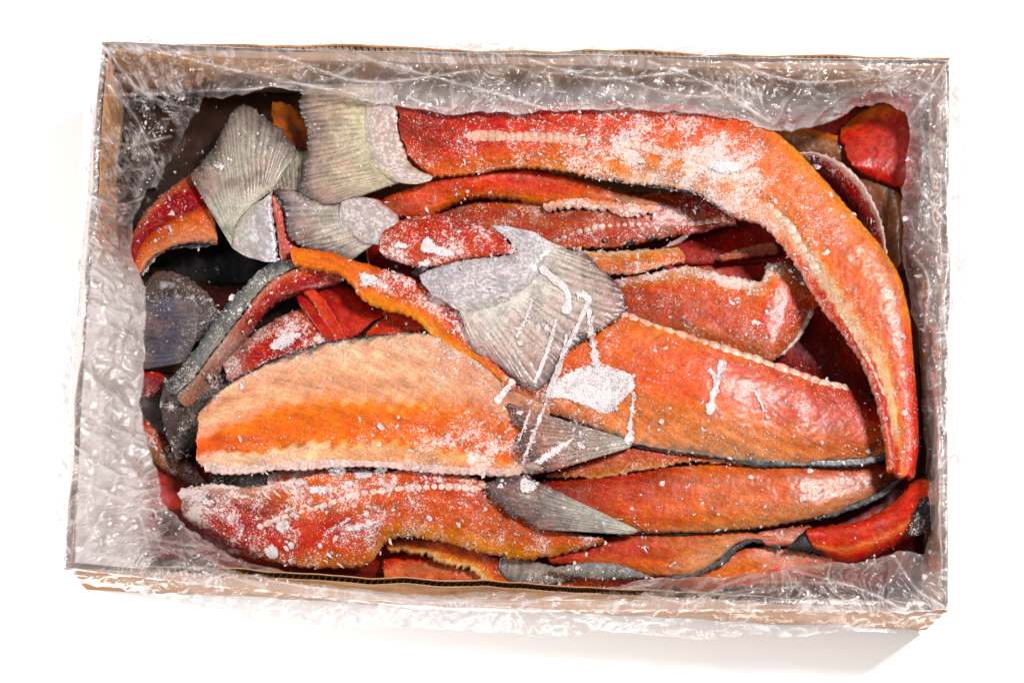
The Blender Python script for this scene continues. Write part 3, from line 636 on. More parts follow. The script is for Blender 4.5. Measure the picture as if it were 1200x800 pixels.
# --- bottom of the box
P = piece('red piece with a pink band standing upright in the dark hole at the bottom', (500, 670), -5.6)
flesh(P, [(450, 652), (490, 640), (530, 644), (562, 664)], [(458, 694), (490, 702), (525, 700), (556, 690)], -5.8, -5.4, flesh_col([(0, RED), (.2, (206, 40, 20)), (.4, (226, 140, 110)), (.55, (220, 120, 90)), (.66, DRED), (1, (160, 20, 16))]), frost=.2, bulge=.5)
P = piece('bony orange scrap with serrated white edge bridging the dark hole', (530, 650), -4.3)
flesh(P, [(456, 632), (480, 626), (510, 626), (545, 636), (580, 650), (605, 668), (616, 690)], [(457, 645), (478, 648), (500, 652), (525, 664), (550, 668), (572, 688), (600, 694)], -4.2, -4.6, flesh_col([(0, (140, 60, 50)), (.35, (190, 90, 70)), (.6, (232, 104, 40)), (.8, (244, 190, 130)), (1, (250, 216, 170))], wob=.06), frost=.25, bulge=.3, jagB=4, jagl=9)
P = piece('greyish small fin end pointing right, low beside the bony scrap', (620, 665), -4.2)
sheet('fin', [(586, 652), (610, 650), (640, 660), (672, 668)], [(584, 668), (600, 684), (635, 688), (672, 680)], -4.1, -4.2, M_FIN, P, bulge=.3, thick=.3, colour=fin_col((120, 96, 90), (140, 126, 116), (110, 100, 98)), rays=10, rayh=.06, frost=.3, seed=26)
P = piece('pinkish red scrap under the lowest fin at the bottom middle', (665, 680), -4.6)
flesh(P, [(630, 668), (660, 668), (700, 674), (740, 676)], [(640, 690), (670, 696), (700, 692), (740, 686)], -4.5, -4.7, flesh_col([(0, (226, 150, 130)), (.5, (226, 80, 50)), (1, RED)]), frost=.3, bulge=.3)
P = piece('bright orange piece with a pink fatty top, low beside the bottom bag edge', (880, 665), -4.4)
flesh(P, [(800, 676), (830, 664), (862, 645), (895, 640), (935, 643), (975, 654)], [(800, 684), (838, 690), (870, 688), (910, 684), (950, 676), (978, 662)], -4.2, -4.6, flesh_col([(0, [(0, RED), (1, DRED)]), (.35, [(0, (226, 60, 20)), (.4, (255, 130, 30)), (.7, (250, 110, 24)), (1, RED)]), (.62, [(0, (232, 170, 150)), (.6, (230, 150, 130)), (.7, (216, 50, 20)), (1, RED)]), (1, [(0, (226, 150, 136)), (1, (226, 130, 110))])], wob=.12), frost=.3, bulge=.5)
P = piece('lowest long fillet with black wavy skin edge along the bottom of the box', (790, 650), -3.8)
A = [(640, 640), (690, 632), (740, 626), (800, 624), (860, 622), (905, 626)]; B = [(650, 662), (690, 664), (740, 672), (800, 676), (826, 668), (850, 650), (872, 634), (905, 634)]
flesh(P, A, B, [-3.9, -3.7, -3.8], [-4.0, -4.0, -3.9, -3.6], flesh_col([(0, [(0, (200, 90, 40)), (.4, RED), (1, (170, 60, 40))]), (.35, [(0, (200, 70, 30)), (.45, (206, 60, 30)), (1, (224, 140, 104))]), (.75, [(0, (206, 90, 50)), (.3, (226, 140, 100)), (1, (232, 176, 140))]), (1, [(0, (206, 110, 90)), (1, (220, 150, 130))])]), frost=.2, bulge=.5)
edge_skin(P, [(780, 677), (812, 674), (838, 662), (856, 646), (874, 634), (895, 630), (915, 640)], [(780, 650), (810, 650), (820, 640), (840, 630), (860, 620), (890, 610), (915, 610)], -3.7, w=9, inw=3, dz=.1, frost=.25)
sheet('fin', [(650, 664), (690, 658), (725, 660), (762, 674)], [(640, 670), (680, 678), (720, 680), (762, 677)], -3.5, -3.6, M_FIN, P, bulge=.25, thick=.15, colour=fin_col((110, 106, 102), (126, 124, 118), (90, 86, 84)), rays=3, rayh=.08, frost=.3, seed=27)
P = piece('black skinned scrap with pink flesh left of the glossy red end piece', (930, 632), -3.4)
flesh(P, [(888, 622), (915, 618), (950, 615)], [(900, 640), (925, 640), (955, 640)], -3.7, -3.6, flesh_col([(0, (196, 110, 96)), (.5, (224, 150, 130)), (1, (200, 110, 96))]), frost=.3, bulge=.4)
sheet('skin', [(922, 640), (938, 626), (950, 618), (962, 636)], [(926, 644), (942, 646), (956, 648), (966, 650)], -3.3, -3.4, M_SKIN, P, bulge=.35, thick=.4, colour=skin_col((40, 36, 38), (50, 46, 48)), frost=.1, seed=28)
P = piece('glossy red end piece with a black blotched tip in the bottom right corner', (1030, 620), -2.6)
A = [(945, 618), (975, 614), (1005, 610), (1030, 600), (1052, 582), (1068, 565), (1082, 559), (1098, 566)]; B = [(962, 650), (990, 660), (1022, 652), (1050, 640), (1072, 628), (1088, 614), (1098, 598), (1102, 580)]
flesh(P, A, B, [-3.4, -3.0, -2.2], [-3.8, -3.4, -2.6], flesh_col([(0, (170, 50, 40)), (.2, (214, 40, 16)), (.5, (222, 50, 18)), (.62, (230, 140, 110)), (.72, (222, 90, 60)), (.8, (196, 26, 16)), (1, (170, 20, 14))], wob=.06, ends=[(.86, .93, (226, 110, 50))]), frost=.15, bulge=.8)
sheet('skin', [(1062, 622), (1072, 596), (1084, 578), (1098, 572)], [(1078, 628), (1092, 618), (1102, 600), (1103, 580)], -2.1, -2.5, M_SKIN, P, bulge=.35, thick=.5, colour=skin_col((30, 24, 24), (60, 40, 34), (20, 16, 18)), frost=.35, seed=29, jagA=3)
beads(P, [(972, 640), (990, 641), (1010, 637), (1026, 631)], r=4.5, pitch=8, flat=.25, col=(236, 160, 136), gap=(214, 100, 76))

P = piece('dark grey scrap of skin in the gap below the pale peach fillet', (290, 555), -4.2)
sheet('skin', [(245, 552), (280, 548), (322, 548)], [(250, 575), (285, 575), (318, 568)], -4.2, -4.0, M_SKIN, P, bulge=.4, thick=.5, colour=skin_col((92, 84, 82), (120, 110, 106)), frost=.35, seed=31)
P = piece('orange scrap crusted with ice between the pale fillet and the bottom left fillet', (380, 560), -3.8)
flesh(P, [(315, 555), (345, 545), (400, 545), (450, 548)], [(320, 578), (350, 580), (400, 572), (450, 570)], -3.8, -3.6, flesh_col([(0, (214, 120, 90)), (.5, (226, 80, 40)), (1, RED)]), frost=.75, bulge=.4)
P = piece('long pinkish fillet with dark skin edge, third from the bottom on the right', (860, 585), -3.0)
A = [(610, 566), (650, 562), (690, 560), (740, 554), (800, 545), (880, 543), (960, 543), (1020, 542), (1062, 548)]
B = [(640, 612), (690, 620), (740, 624), (800, 625), (860, 622), (920, 614), (980, 602), (1030, 582), (1066, 556)]
flesh(P, A, B, [-3.2, -3.0, -3.2, -4.6], [-3.4, -3.2, -3.2, -4.6], flesh_col([(0, [(0, (150, 40, 30)), (.6, (190, 70, 50)), (1, (206, 140, 120))]), (.3, [(0, (170, 40, 30)), (.4, (206, 66, 24)), (.75, (226, 96, 50)), (1, (226, 150, 120))]), (.5, [(0, (220, 130, 100)), (.3, (232, 112, 66)), (.65, (230, 124, 88)), (1, (222, 156, 112))]), (.8, [(0, (210, 120, 98)), (.5, (222, 120, 94)), (.8, (220, 142, 106)), (1, (196, 134, 110))]), (1, [(0, (150, 60, 50)), (1, (130, 70, 56))])]), frost=.22, bulge=.55)
edge_skin(P, B[2:], A[2:], -3.2, w=4, inw=6)
sheet('fin', [(728, 611), (748, 621), (742, 626)], [(612, 556), (588, 560), (570, 568), (580, 584), (592, 598), (612, 608), (632, 620)], [-2.7, -2.9], [-1.9, -1.75, -2.0], M_FIN, P, bulge=.3, thick=.2, colour=fin_col((168, 162, 146), (150, 140, 128), (120, 86, 80), edge=.45, pinkish=.25), rays=11, rayh=.10, tip=5, frost=.25, seed=32, res=1.3)
P = piece('ice crusted red fillet with a central bone row at the bottom left', (400, 610), -2.8)
A = [(212, 572), (250, 566), (295, 570), (335, 562), (385, 552), (440, 552), (500, 550), (560, 560), (610, 592), (660, 618), (700, 630)]
B = [(222, 612), (262, 636), (305, 654), (350, 664), (400, 666), (432, 660), (456, 634), (490, 630), (530, 638), (575, 650), (625, 656), (680, 646), (704, 636)]
flesh(P, A, B, [-3.0, -2.8, -2.8, -3.2], [-3.6, -3.2, -3.2, -3.6], flesh_col([(0, [(0, (200, 176, 170)), (1, (170, 120, 116))]), (.12, [(0, (216, 170, 150)), (.35, (170, 50, 46)), (.7, (186, 30, 26)), (1, (150, 40, 34))]), (.35, [(0, (230, 110, 60)), (.25, (232, 90, 36)), (.42, (226, 130, 100)), (.55, (206, 40, 22)), (.8, (220, 70, 26)), (1, (234, 140, 70))]), (.6, [(0, (220, 110, 80)), (.2, (210, 60, 34)), (.4, (222, 110, 84)), (.7, (226, 120, 90)), (.88, (236, 140, 60)), (1, (240, 170, 110))]), (1, [(0, (190, 110, 100)), (.5, (222, 110, 80)), (1, (236, 150, 70))])], wob=.07),
      frost=lambda u, v, x, y: .45 + .4 * sstep(.2, .0, u) + .2 * sstep(.4, .1, v), bulge=.6, jagB=2.5)
beads(P, [(300, 618), (330, 606), (358, 598), (385, 590), (415, 580), (450, 575), (490, 571), (530, 571), (566, 574)], r=5, pitch=10, col=(244, 200, 180), gap=(226, 130, 104), frost=.5)
for x, y in [(296, 574), (306, 577), (317, 574), (329, 572), (341, 571), (353, 567)]:
    beads(P, [(x, y - 6), (x + 5, y + 2), (x + 12, y + 8)], r=1.7, pitch=40, col=(240, 200, 180), gap=(240, 200, 180), name='rib', zoff=.02)
P = piece('thin orange strip with a ragged edge squeezed below the dark fin in the centre', (740, 540), -2.9)
flesh(P, [(640, 556), (672, 546), (700, 534), (735, 522), (780, 528), (830, 536), (870, 544)], [(645, 560), (680, 560), (715, 560), (745, 553), (775, 549), (810, 542), (870, 546)], -2.8, -2.9, flesh_col([(0, RED), (.4, (206, 80, 34)), (.8, (196, 110, 60)), (1, (220, 160, 120))], wob=.1), frost=.35, bulge=.3, jagB=2.5)

# --- the two big central fillets
P = piece('big pale peach fillet with an orange band and white bone row, left of centre', (420, 470), -2.0)
A = [(236, 478), (258, 457), (292, 437), (335, 417), (382, 402), (430, 394), (490, 390), (545, 404), (590, 432), (640, 470)]
B = [(233, 548), (270, 553), (330, 549), (400, 545), (470, 548), (545, 553), (600, 556), (640, 555)]
flesh(P, A, B, [-2.9, -2.2, -2.0, -2.2], [-2.4, -2.1, -2.1, -2.3], flesh_col([
    (0, [(0, (150, 110, 90)), (.04, (236, 176, 144)), (.45, (250, 178, 150)), (.6, (226, 110, 80)), (.75, (226, 110, 84)), (.84, (244, 190, 160)), (1, (232, 170, 150))]),
    (.2, [(0, (130, 110, 100)), (.03, (252, 190, 160)), (.36, (255, 184, 150)), (.5, (250, 142, 92)), (.6, (244, 104, 30)), (.78, (244, 110, 30)), (.84, (250, 206, 170)), (1, (238, 180, 150))]),
    (.6, [(0, (150, 130, 110)), (.03, (252, 192, 164)), (.42, (255, 188, 154)), (.54, (250, 148, 98)), (.66, (240, 106, 42)), (.8, (244, 104, 30)), (.86, (250, 180, 130)), (1, (240, 170, 140))]),
    (1, [(0, (206, 150, 120)), (.4, (214, 130, 104)), (.6, (220, 96, 50)), (.82, (232, 96, 40)), (.88, (240, 160, 120)), (1, (226, 130, 104))])], wob=.06, gain=1.07),
    frost=lambda u, v, x, y: .08 + .38 * sstep(.55, .8, u) + .25 * sstep(.5, .8, v) + .3 * sstep(.2, .05, v), bulge=.6, prof=2.6, thick=1.3)
beads(P, [(238, 540), (270, 545), (330, 541), (400, 537), (470, 540), (545, 546), (612, 549)], r=11, pitch=9.5, col=(246, 208, 192), gap=(240, 174, 148), flat=.16, lift=.02, frost=.3)
edge_skin(P, A[:7], B[:7], [-2.9, -2.3, -2.1], w=3, inw=8, frost=.3)
P = piece('big orange fillet with a pale belly half and toothed bone row, right of centre', (830, 460), -2.0)
A = [(600, 408), (640, 392), (690, 366), (735, 367), (770, 379), (810, 392), (850, 405), (890, 419), (930, 433), (962, 446), (1000, 452), (1032, 470)]
B = [(592, 466), (630, 480), (665, 493), (700, 505), (735, 518), (780, 528), (830, 535), (880, 541), (930, 545), (980, 544), (1020, 541), (1044, 534)]
flesh(P, A, B, [-2.2, -1.9, -1.9, -2.6, -4.2], [-2.2, -2.2, -2.2, -2.8, -4.2], flesh_col([
    (0, [(0, (226, 110, 50)), (.5, (220, 120, 90)), (1, (206, 130, 110))]),
    (.25, [(0, (246, 180, 140)), (.1, (244, 110, 40)), (.48, (242, 90, 20)), (.62, (230, 132, 92)), (.94, (228, 148, 114)), (1, (130, 110, 96))]),
    (.6, [(0, (240, 140, 90)), (.12, (236, 80, 24)), (.5, (234, 82, 26)), (.6, (230, 132, 92)), (.9, (228, 152, 114)), (1, (150, 120, 96))]),
    (1, [(0, (200, 40, 20)), (.4, (196, 40, 20)), (.7, (206, 90, 60)), (.92, (210, 130, 96)), (1, (130, 100, 84))])], wob=.05),
    frost=lambda u, v, x, y: .25 + .25 * sstep(.35, .15, u), bulge=.6, prof=2.6, thick=1.3, jagA=1.2)
beads(P, [(722, 371), (768, 387), (808, 400), (848, 413), (888, 426), (928, 440), (965, 452), (995, 458)], r=9, pitch=14, col=(248, 184, 150), gap=(232, 104, 56), flat=.14, lift=.03, frost=.3)
edge_skin(P, B[3:], A[3:], [-2.2, -2.3, -2.8], w=4, inw=7, frost=.15)
sheet('fin', [(730, 513), (742, 517), (738, 524)], [(596, 472), (602, 490), (612, 506), (606, 522), (622, 540), (642, 553)], [-2.1, -2.1], [-1.25, -0.95, -1.3], M_FIN, P, bulge=.2, thick=.2, colour=fin_col((150, 140, 124), (150, 124, 108), (160, 100, 84), edge=.4, pinkish=.45), frost=.35, seed=33, rays=11, rayh=.10, tip=5, res=1.3)

# --- orange ribbon, centre tail, long curved strip
P = piece('ragged orange ribbon running down from the left curl to beneath the centre tail', (470, 350), -1.9)
A = [(344, 288), (364, 291), (390, 295), (416, 305), (440, 312), (472, 322), (505, 335), (535, 350), (562, 385), (580, 420), (604, 446)]
B = [(347, 312), (372, 316), (398, 322), (412, 334), (420, 347), (442, 361), (474, 370), (494, 382), (512, 400), (540, 416), (570, 432), (594, 456)]
flesh(P, A, B, [-2.0, -1.8, -1.7, -1.7], [-2.3, -2.3, -2.0, -1.8], flesh_col([(0, [(0, (246, 110, 20)), (.6, (248, 120, 20)), (1, (236, 130, 70))]), (.24, [(0, (240, 104, 30)), (.7, (244, 110, 24)), (1, (240, 150, 110))]), (.36, [(0, (222, 110, 90)), (.4, (214, 84, 60)), (.75, (244, 120, 24)), (1, (246, 150, 60))]), (.7, [(0, (196, 50, 34)), (.45, (206, 60, 36)), (.8, (244, 120, 30)), (1, (246, 170, 100))]), (1, [(0, (196, 60, 30)), (.5, (236, 104, 40)), (1, (240, 160, 100))])], wob=.09),
      frost=lambda u, v, x, y: .12 + .5 * sstep(.28, .36, u) * sstep(.8, .4, v), bulge=.5, jagB=2.2, jagA=1.5)
P = piece('silver grey tail in the very centre streaked with white ice, joined to a red stub', (600, 340), -1.0)
flesh(P, [(450, 268), (475, 256), (510, 250), (545, 257), (580, 270), (604, 293)], [(452, 302), (480, 312), (510, 314), (545, 306), (580, 302), (606, 298)], [-1.9, -1.3, -1.2], [-1.9, -1.3, -1.2], flesh_col([(0, [(0, (200, 70, 50)), (.5, (196, 60, 40)), (1, (190, 110, 100))]), (.45, [(0, (190, 50, 30)), (.4, (196, 40, 26)), (1, (214, 120, 100))]), (1, [(0, (206, 44, 26)), (.6, (200, 40, 26)), (1, (216, 110, 96))])], wob=.1), frost=.5, bulge=.6)
sheet('tail_fin', [(530, 340), (548, 362), (585, 352), (618, 328), (632, 300), (622, 282)], [(556, 414), (584, 428), (632, 456), (668, 412), (735, 358), (688, 298)], [-1.2, -1.0, -.9, -1.2], [-1.6, -1.2, -.9, -.9, -1.4], M_FIN, P, bulge=.25, thick=.22, colour=fin_col((206, 198, 188), (200, 184, 172), (176, 146, 138), edge=.35, pinkish=.3), rays=24, rayh=.14, tip=3, frost=.3, seed=34)
sheet('tail_base', [(488, 322), (512, 312), (545, 304), (582, 300), (604, 292), (574, 262)], [(532, 362), (550, 368), (585, 358), (622, 334), (640, 306), (665, 290)], [-1.3, -1.0, -.9, -1.3], [-1.2, -.95, -.85, -1.2], M_SCALE, P, bulge=.35, thick=.2, colour=scale_col((206, 198, 204), (230, 222, 226), (112, 108, 116), .5, fin1=(192, 184, 176)), frost=.4, seed=35)

P = piece('longest strip, orange, curving from the top tail round the right side of the box', (800, 170), -1.2)
A = [(463, 121), (520, 122), (580, 122), (640, 120), (700, 120), (760, 121), (815, 125), (860, 134), (895, 146), (930, 172), (962, 206), (988, 236), (1012, 264), (1036, 293), (1055, 326), (1066, 370), (1071, 420), (1075, 470), (1077, 520), (1072, 560)]
B = [(478, 186), (508, 207), (560, 203), (606, 197), (645, 200), (690, 207), (730, 214), (775, 219), (812, 226), (838, 240), (860, 254), (890, 262), (904, 276), (926, 302), (946, 336), (966, 366), (988, 394), (1006, 420), (1022, 456), (1032, 495), (1041, 548)]
flesh(P, A, B, [-1.3, -1.1, -1.0, -1.0, -1.6], [-1.5, -1.3, -1.2, -1.2, -1.8], flesh_col([
    (0, [(0, (170, 40, 34)), (.4, (150, 70, 66)), (.7, (190, 50, 30)), (1, (226, 90, 50))]),
    (.12, [(0, (186, 20, 14)), (.3, (200, 30, 16)), (.6, (206, 44, 20)), (1, (232, 120, 70))]),
    (.25, [(0, (196, 26, 14)), (.4, (222, 60, 22)), (.75, (240, 100, 26)), (1, (244, 150, 80))]),
    (.4, [(0, (226, 60, 22)), (.4, (240, 90, 36)), (.7, (244, 140, 84)), (1, (236, 190, 160))]),
    (.55, [(0, (246, 140, 50)), (.3, (246, 104, 30)), (.6, (244, 130, 80)), (.85, (240, 180, 150)), (1, (220, 150, 130))]),
    (.75, [(0, (250, 150, 80)), (.1, (248, 110, 30)), (.55, (246, 92, 14)), (.66, (246, 120, 50)), (.72, (250, 196, 160)), (.84, (248, 200, 170)), (.88, (226, 110, 90)), (.93, (206, 50, 46)), (1, (236, 170, 150))]),
    (.9, [(0, (214, 30, 14)), (.3, (236, 64, 14)), (.5, (246, 120, 50)), (.57, (248, 200, 160)), (.72, (246, 190, 150)), (.78, (206, 50, 50)), (.9, (216, 80, 70)), (1, (240, 180, 160))]),
    (1, [(0, (196, 20, 12)), (.35, (226, 50, 14)), (.5, (244, 150, 90)), (.6, (200, 30, 30)), (1, (240, 110, 60))])], wob=.02),
    frost=lambda u, v, x, y: .3 + .35 * np.exp(-((u - .45) / .14) ** 2) * sstep(.1, .5, v) + .2 * np.exp(-((u - .3) / .15) ** 2), bulge=.5, prof=3.2, thick=1.3, jagB=2.4, jagl=9, jagA=.6, endbow=.25)
edge_skin(P, B[5:11], A[5:11], -1.5, w=3, inw=5, dz=-.35, frost=.5)
beads(P, [(545, 159), (580, 159), (620, 160), (660, 162), (690, 167)], r=6.5, pitch=8.5, col=(248, 190, 160), gap=(234, 120, 80), frost=.35, lift=.02, flat=.25, zoff=-.06)
beads(P, [(730, 168), (755, 172), (785, 180), (815, 186), (845, 196), (872, 216)], r=5.5, pitch=12, col=(250, 206, 180), gap=(240, 140, 96), frost=.5, lift=.02, flat=.3, zoff=-.06)
beads(P, [(897, 236), (912, 250), (926, 264), (936, 280), (947, 298), (962, 322)], r=6.5, pitch=13, col=(250, 214, 186), gap=(240, 160, 120), frost=.3, lift=.03, flat=.4)
beads(P, [(962, 322), (985, 358), (1006, 392), (1024, 425), (1040, 458), (1054, 500)], r=7, pitch=10, col=(250, 206, 170), gap=(244, 166, 120), frost=.2, lift=.01, flat=.2)
sheet('tail_fin', [(450, 100), (440, 125), (440, 150), (444, 176), (458, 196), (490, 206)], [(350, 98), (352, 128), (360, 170), (354, 205), (352, 228), (385, 242)], [-1.6, -1.4, -1.4, -1.6], [-2.2, -1.9, -2.0, -2.1], M_FIN, P, bulge=.3, thick=.2, colour=fin_col((196, 184, 150), (190, 172, 146), (160, 134, 120), edge=.35, pinkish=.3), rays=26, rayh=.13, tip=4, frost=.2, seed=36)
sheet('tail_base', [(440, 100), (427, 126), (426, 152), (430, 178), (442, 200), (470, 216)], [(464, 104), (466, 126), (468, 150), (474, 176), (486, 196), (512, 208)], [-1.3, -1.25], [-1.15, -1.2], M_SCALE, P, bulge=.3, thick=.2, colour=scale_col((222, 200, 190), (234, 208, 196), (146, 112, 112), .6, rim=(232, 150, 120), fin0=(198, 186, 152)), frost=.15, seed=37)

# ------------------------------------------------------------------ the plastic bag that lines the box
# stations clockwise from the top left: rim point, inner edge of what the bag covers, its height, how far the skirt hangs out
ST = [
 ((118, 50), (196, 200), -6.5, (-14, -8)), ((150, 51), (218, 150), -5.5, (-3, -16)), ((200, 54), (240, 116), -2.6, (0, -14)), ((262, 57), (268, 113), -2.0, (0, -10)), ((320, 59), (320, 102), -1.2, (0, -14)),
 ((370, 61), (370, 108), -1.0, (0, -16)), ((420, 62), (425, 118), -.8, (0, -18)), ((480, 63), (478, 127), -.6, (0, -18)), ((530, 64), (530, 134), -.4, (0, -18)), ((590, 65), (590, 132), -.4, (0, -18)),
 ((640, 66), (640, 131), -.4, (0, -17)), ((720, 67), (720, 127), -.3, (0, -16)), ((790, 68), (790, 131), -.4, (0, -18)), ((850, 69), (850, 138), -.7, (0, -16)), ((895, 70), (893, 150), -1.0, (0, -10)), ((925, 70), (925, 156), -1.4, (0, -10)),
 ((960, 71), (962, 146), -1.8, (0, -10)), ((1000, 71), (1004, 126), -2.0, (0, -12)), ((1040, 72), (1036, 121), -2.2, (0, -14)), ((1082, 72), (1060, 130), -2.4, (6, -14)),
 ((1111, 72), (1066, 150), -2.6, (12, -6)), ((1112, 130), (1062, 190), -2.4, (20, 0)), ((1112, 200), (1058, 225), -2.2, (24, 0)), ((1112, 270), (1058, 290), -2.2, (26, 0)), ((1112, 330), (1066, 345), -2.4, (27, 0)), ((1112, 400), (1078, 405), -2.6, (27, 0)),
 ((1111, 480), (1082, 480), -3.0, (27, 0)), ((1111, 550), (1086, 545), -3.2, (26, 0)), ((1110, 620), (1092, 620), -3.2, (24, 4)),
 ((1109, 712), (1084, 648), -2.2, (8, 12)), ((1060, 714), (1050, 648), -1.6, (0, 24)), ((1000, 713), (1000, 659), -1.4, (0, 26)), ((940, 712), (940, 663), -1.4, (0, 28)), ((890, 712), (892, 671), -1.4, (0, 28)), ((845, 712), (848, 678), -1.6, (0, 30)),
 ((800, 712), (800, 676), -1.4, (0, 32)), ((750, 713), (756, 679), -1.5, (0, 30)), ((700, 713), (700, 693), -1.2, (0, 28)), ((650, 713), (646, 690), -1.1, (0, 28)), ((590, 712), (590, 689), -1.3, (0, 28)), ((540, 711), (536, 698), -1.1, (0, 26)),
 ((480, 708), (480, 697), -1.0, (0, 28)), ((420, 702), (420, 690), -1.2, (0, 28)), ((370, 697), (372, 679), -1.6, (0, 30)), ((310, 690), (318, 667), -2.2, (0, 30)), ((250, 684), (276, 654), -2.4, (-2, 26)), ((190, 676), (240, 634), -2.6, (-6, 20)), ((130, 670), (212, 612), -2.4, (-10, 16)),
 ((78, 664), (196, 598), -2.2, (-16, 6)), ((79, 620), (190, 578), -2.0, (-22, 0)), ((81, 560), (180, 545), -2.0, (-24, 0)), ((83, 510), (170, 505), -1.8, (-24, 0)), ((85, 470), (166, 470), -1.8, (-22, 0)), ((88, 420), (170, 420), -1.8, (-18, 0)),
 ((91, 370), (171, 370), -1.8, (-14, 0)), ((95, 325), (166, 330), -2.2, (-12, 0)), ((99, 280), (152, 292), -3.2, (-12, 0)), ((104, 230), (158, 255), -4.4, (-10, 0)), ((108, 170), (172, 225), -5.4, (-10, 0)), ((113, 110), (186, 212), -6.2, (-12, -2)),
]
def film():
    n = len(ST); rim = np.array([s[0] for s in ST], float); inn = np.array([s[1] for s in ST], float); zi = np.array([s[2] for s in ST]); sk = np.array([s[3] for s in ST], float)
    cl = lambda a: np.concatenate([a, a[:1]])
    d = np.r_[0, np.cumsum(np.hypot(*np.diff(cl(rim), axis=0).T))]; L = d[-1]
    nu = int(L / 1.7); t = np.linspace(0, L, nu + 1)
    def ip(a): return np.stack([np.interp(t, d, cl(a)[:, k]) for k in range(2)], 1)
    R, I, K = ip(rim), ip(inn), ip(sk); ZI = np.interp(t, d, cl(zi))
    R = R + 0.0
    wig = (fbm(t / 26, t * 0, 3, 4) - 0.5) * 9; inw = I - R; Wd = np.hypot(*inw.T)[:, None]; inw = inw / Wd
    I = I + inw * wig[:, None] * np.clip(Wd / 60, .3, 1)
    nv1, nv2, nv3, nv4 = 18, 6, 52, 16          # skirt, over the rim, down to the inner edge, tucked under
    PXs, PYs, Zs, Ts = [], [], [], []
    out = K / np.maximum(np.hypot(*K.T), 1e-6)[:, None]
    klen = np.hypot(*K.T); klen = klen * (0.75 + 0.5 * fbm(t / 60, t * 0, 33, 3))
    for k in range(nv1):                         # skirt hanging outside
        f = 1 - k / nv1
        PXs.append(R[:, 0] + out[:, 0] * (klen * f + 2)); PYs.append(R[:, 1] + out[:, 1] * (klen * f + 2)); Zs.append(-0.15 - 1.1 * f ** 1.3 + 0 * t); Ts.append(-f + 0 * t)
    for k in range(nv2):                         # over the card edge
        f = k / nv2
        PXs.append(R[:, 0] + out[:, 0] * 2 * (1 - f) + inw[:, 0] * 10 * f); PYs.append(R[:, 1] + out[:, 1] * 2 * (1 - f) + inw[:, 1] * 10 * f); Zs.append(0.12 + 0.08 * np.sin(np.pi * f) + 0 * t); Ts.append(0 * t)
    sag = np.interp(t, d, cl(np.array([(-.6 if s[2] < -3.5 else .25) for s in ST])))
    for k in range(nv3):
        f = k / (nv3 - 1); R2 = R + inw * 10
        PXs.append(R2[:, 0] * (1 - f) + I[:, 0] * f); PYs.append(R2[:, 1] * (1 - f) + I[:, 1] * f)
        Zs.append(0.12 + (ZI - 0.12) * (f ** 1.25) + sag * np.sin(np.pi * f) * np.clip(Wd[:, 0] / 50, 0, 1)); Ts.append(0 * t + f)
    for k in range(1, nv4 + 1):                  # tucked back under, down beside the fish
        f = k / nv4
        PXs.append(I[:, 0] - inw[:, 0] * (10 * f) + inw[:, 0] * 2.2 * np.sin(np.pi * min(1, f * 3))); PYs.append(I[:, 1] - inw[:, 1] * (10 * f) + inw[:, 1] * 2.2 * np.sin(np.pi * min(1, f * 3)))
        Zs.append(ZI - 4.5 * f ** 1.1); Ts.append(0 * t + 1 + f)
    PX = np.stack(PXs, 1); PY = np.stack(PYs, 1); Z = np.stack(Zs, 1); T = np.stack(Ts, 1)
    # crumpling: facets in three sizes with a warp, pulled along the strip
    wx = PX + 60 * (fbm(PX / 55, PY / 55, 91, 4) - .5); wy = PY + 60 * (fbm(PX / 55, PY / 55, 95, 4) - .5)
    c1 = facet((wx * .8 + wy * .6) / 34, (wy * .8 - wx * .6) / 22, 5); c2 = facet((wx * .5 - wy * .86) / 15, (wy * .5 + wx * .86) / 10, 9); c3 = facet((wx * .95 + wy * .3) / 7, (wy * .95 - wx * .3) / 5.5, 13)
    cr = (c1 - .5) * .6 + (c2 - .5) * .24 + (c3 - .5) * .06
    # long pulled folds
    s = np.repeat(t[:, None], PX.shape[1], 1); fold = np.abs(2 * fbm(s / 30 + T * .8, T * 1.2 + s / 90, 41, 3) - 1); fold = (1 - fold) ** 6
    amp = np.where(T < 0, .3, np.where(T < 1, .16 + .9 * np.sin(np.pi * np.clip(T, 0, 1)) ** .6, .5)); amp = np.where((T == 0), .14, amp)
    Z = Z + cr * amp + fold * .35 * np.clip(amp, 0, .8)
    PX = PX + (c2 - .5) * 3 * (np.abs(T) > .05); PY = PY + (c3 - .5) * 3 * (np.abs(T) > .05)
    # stay above the fish inside the covered strip
    ok = (T > .55) & (T <= 1.02); floor_ = ZM[np.clip(PY.astype(int), 0, 819), np.clip(PX.astype(int), 0, 1219)] / CM + .12
    Z = np.where(ok & (floor_ > -6), np.maximum(Z, np.minimum(floor_, .1)), Z)
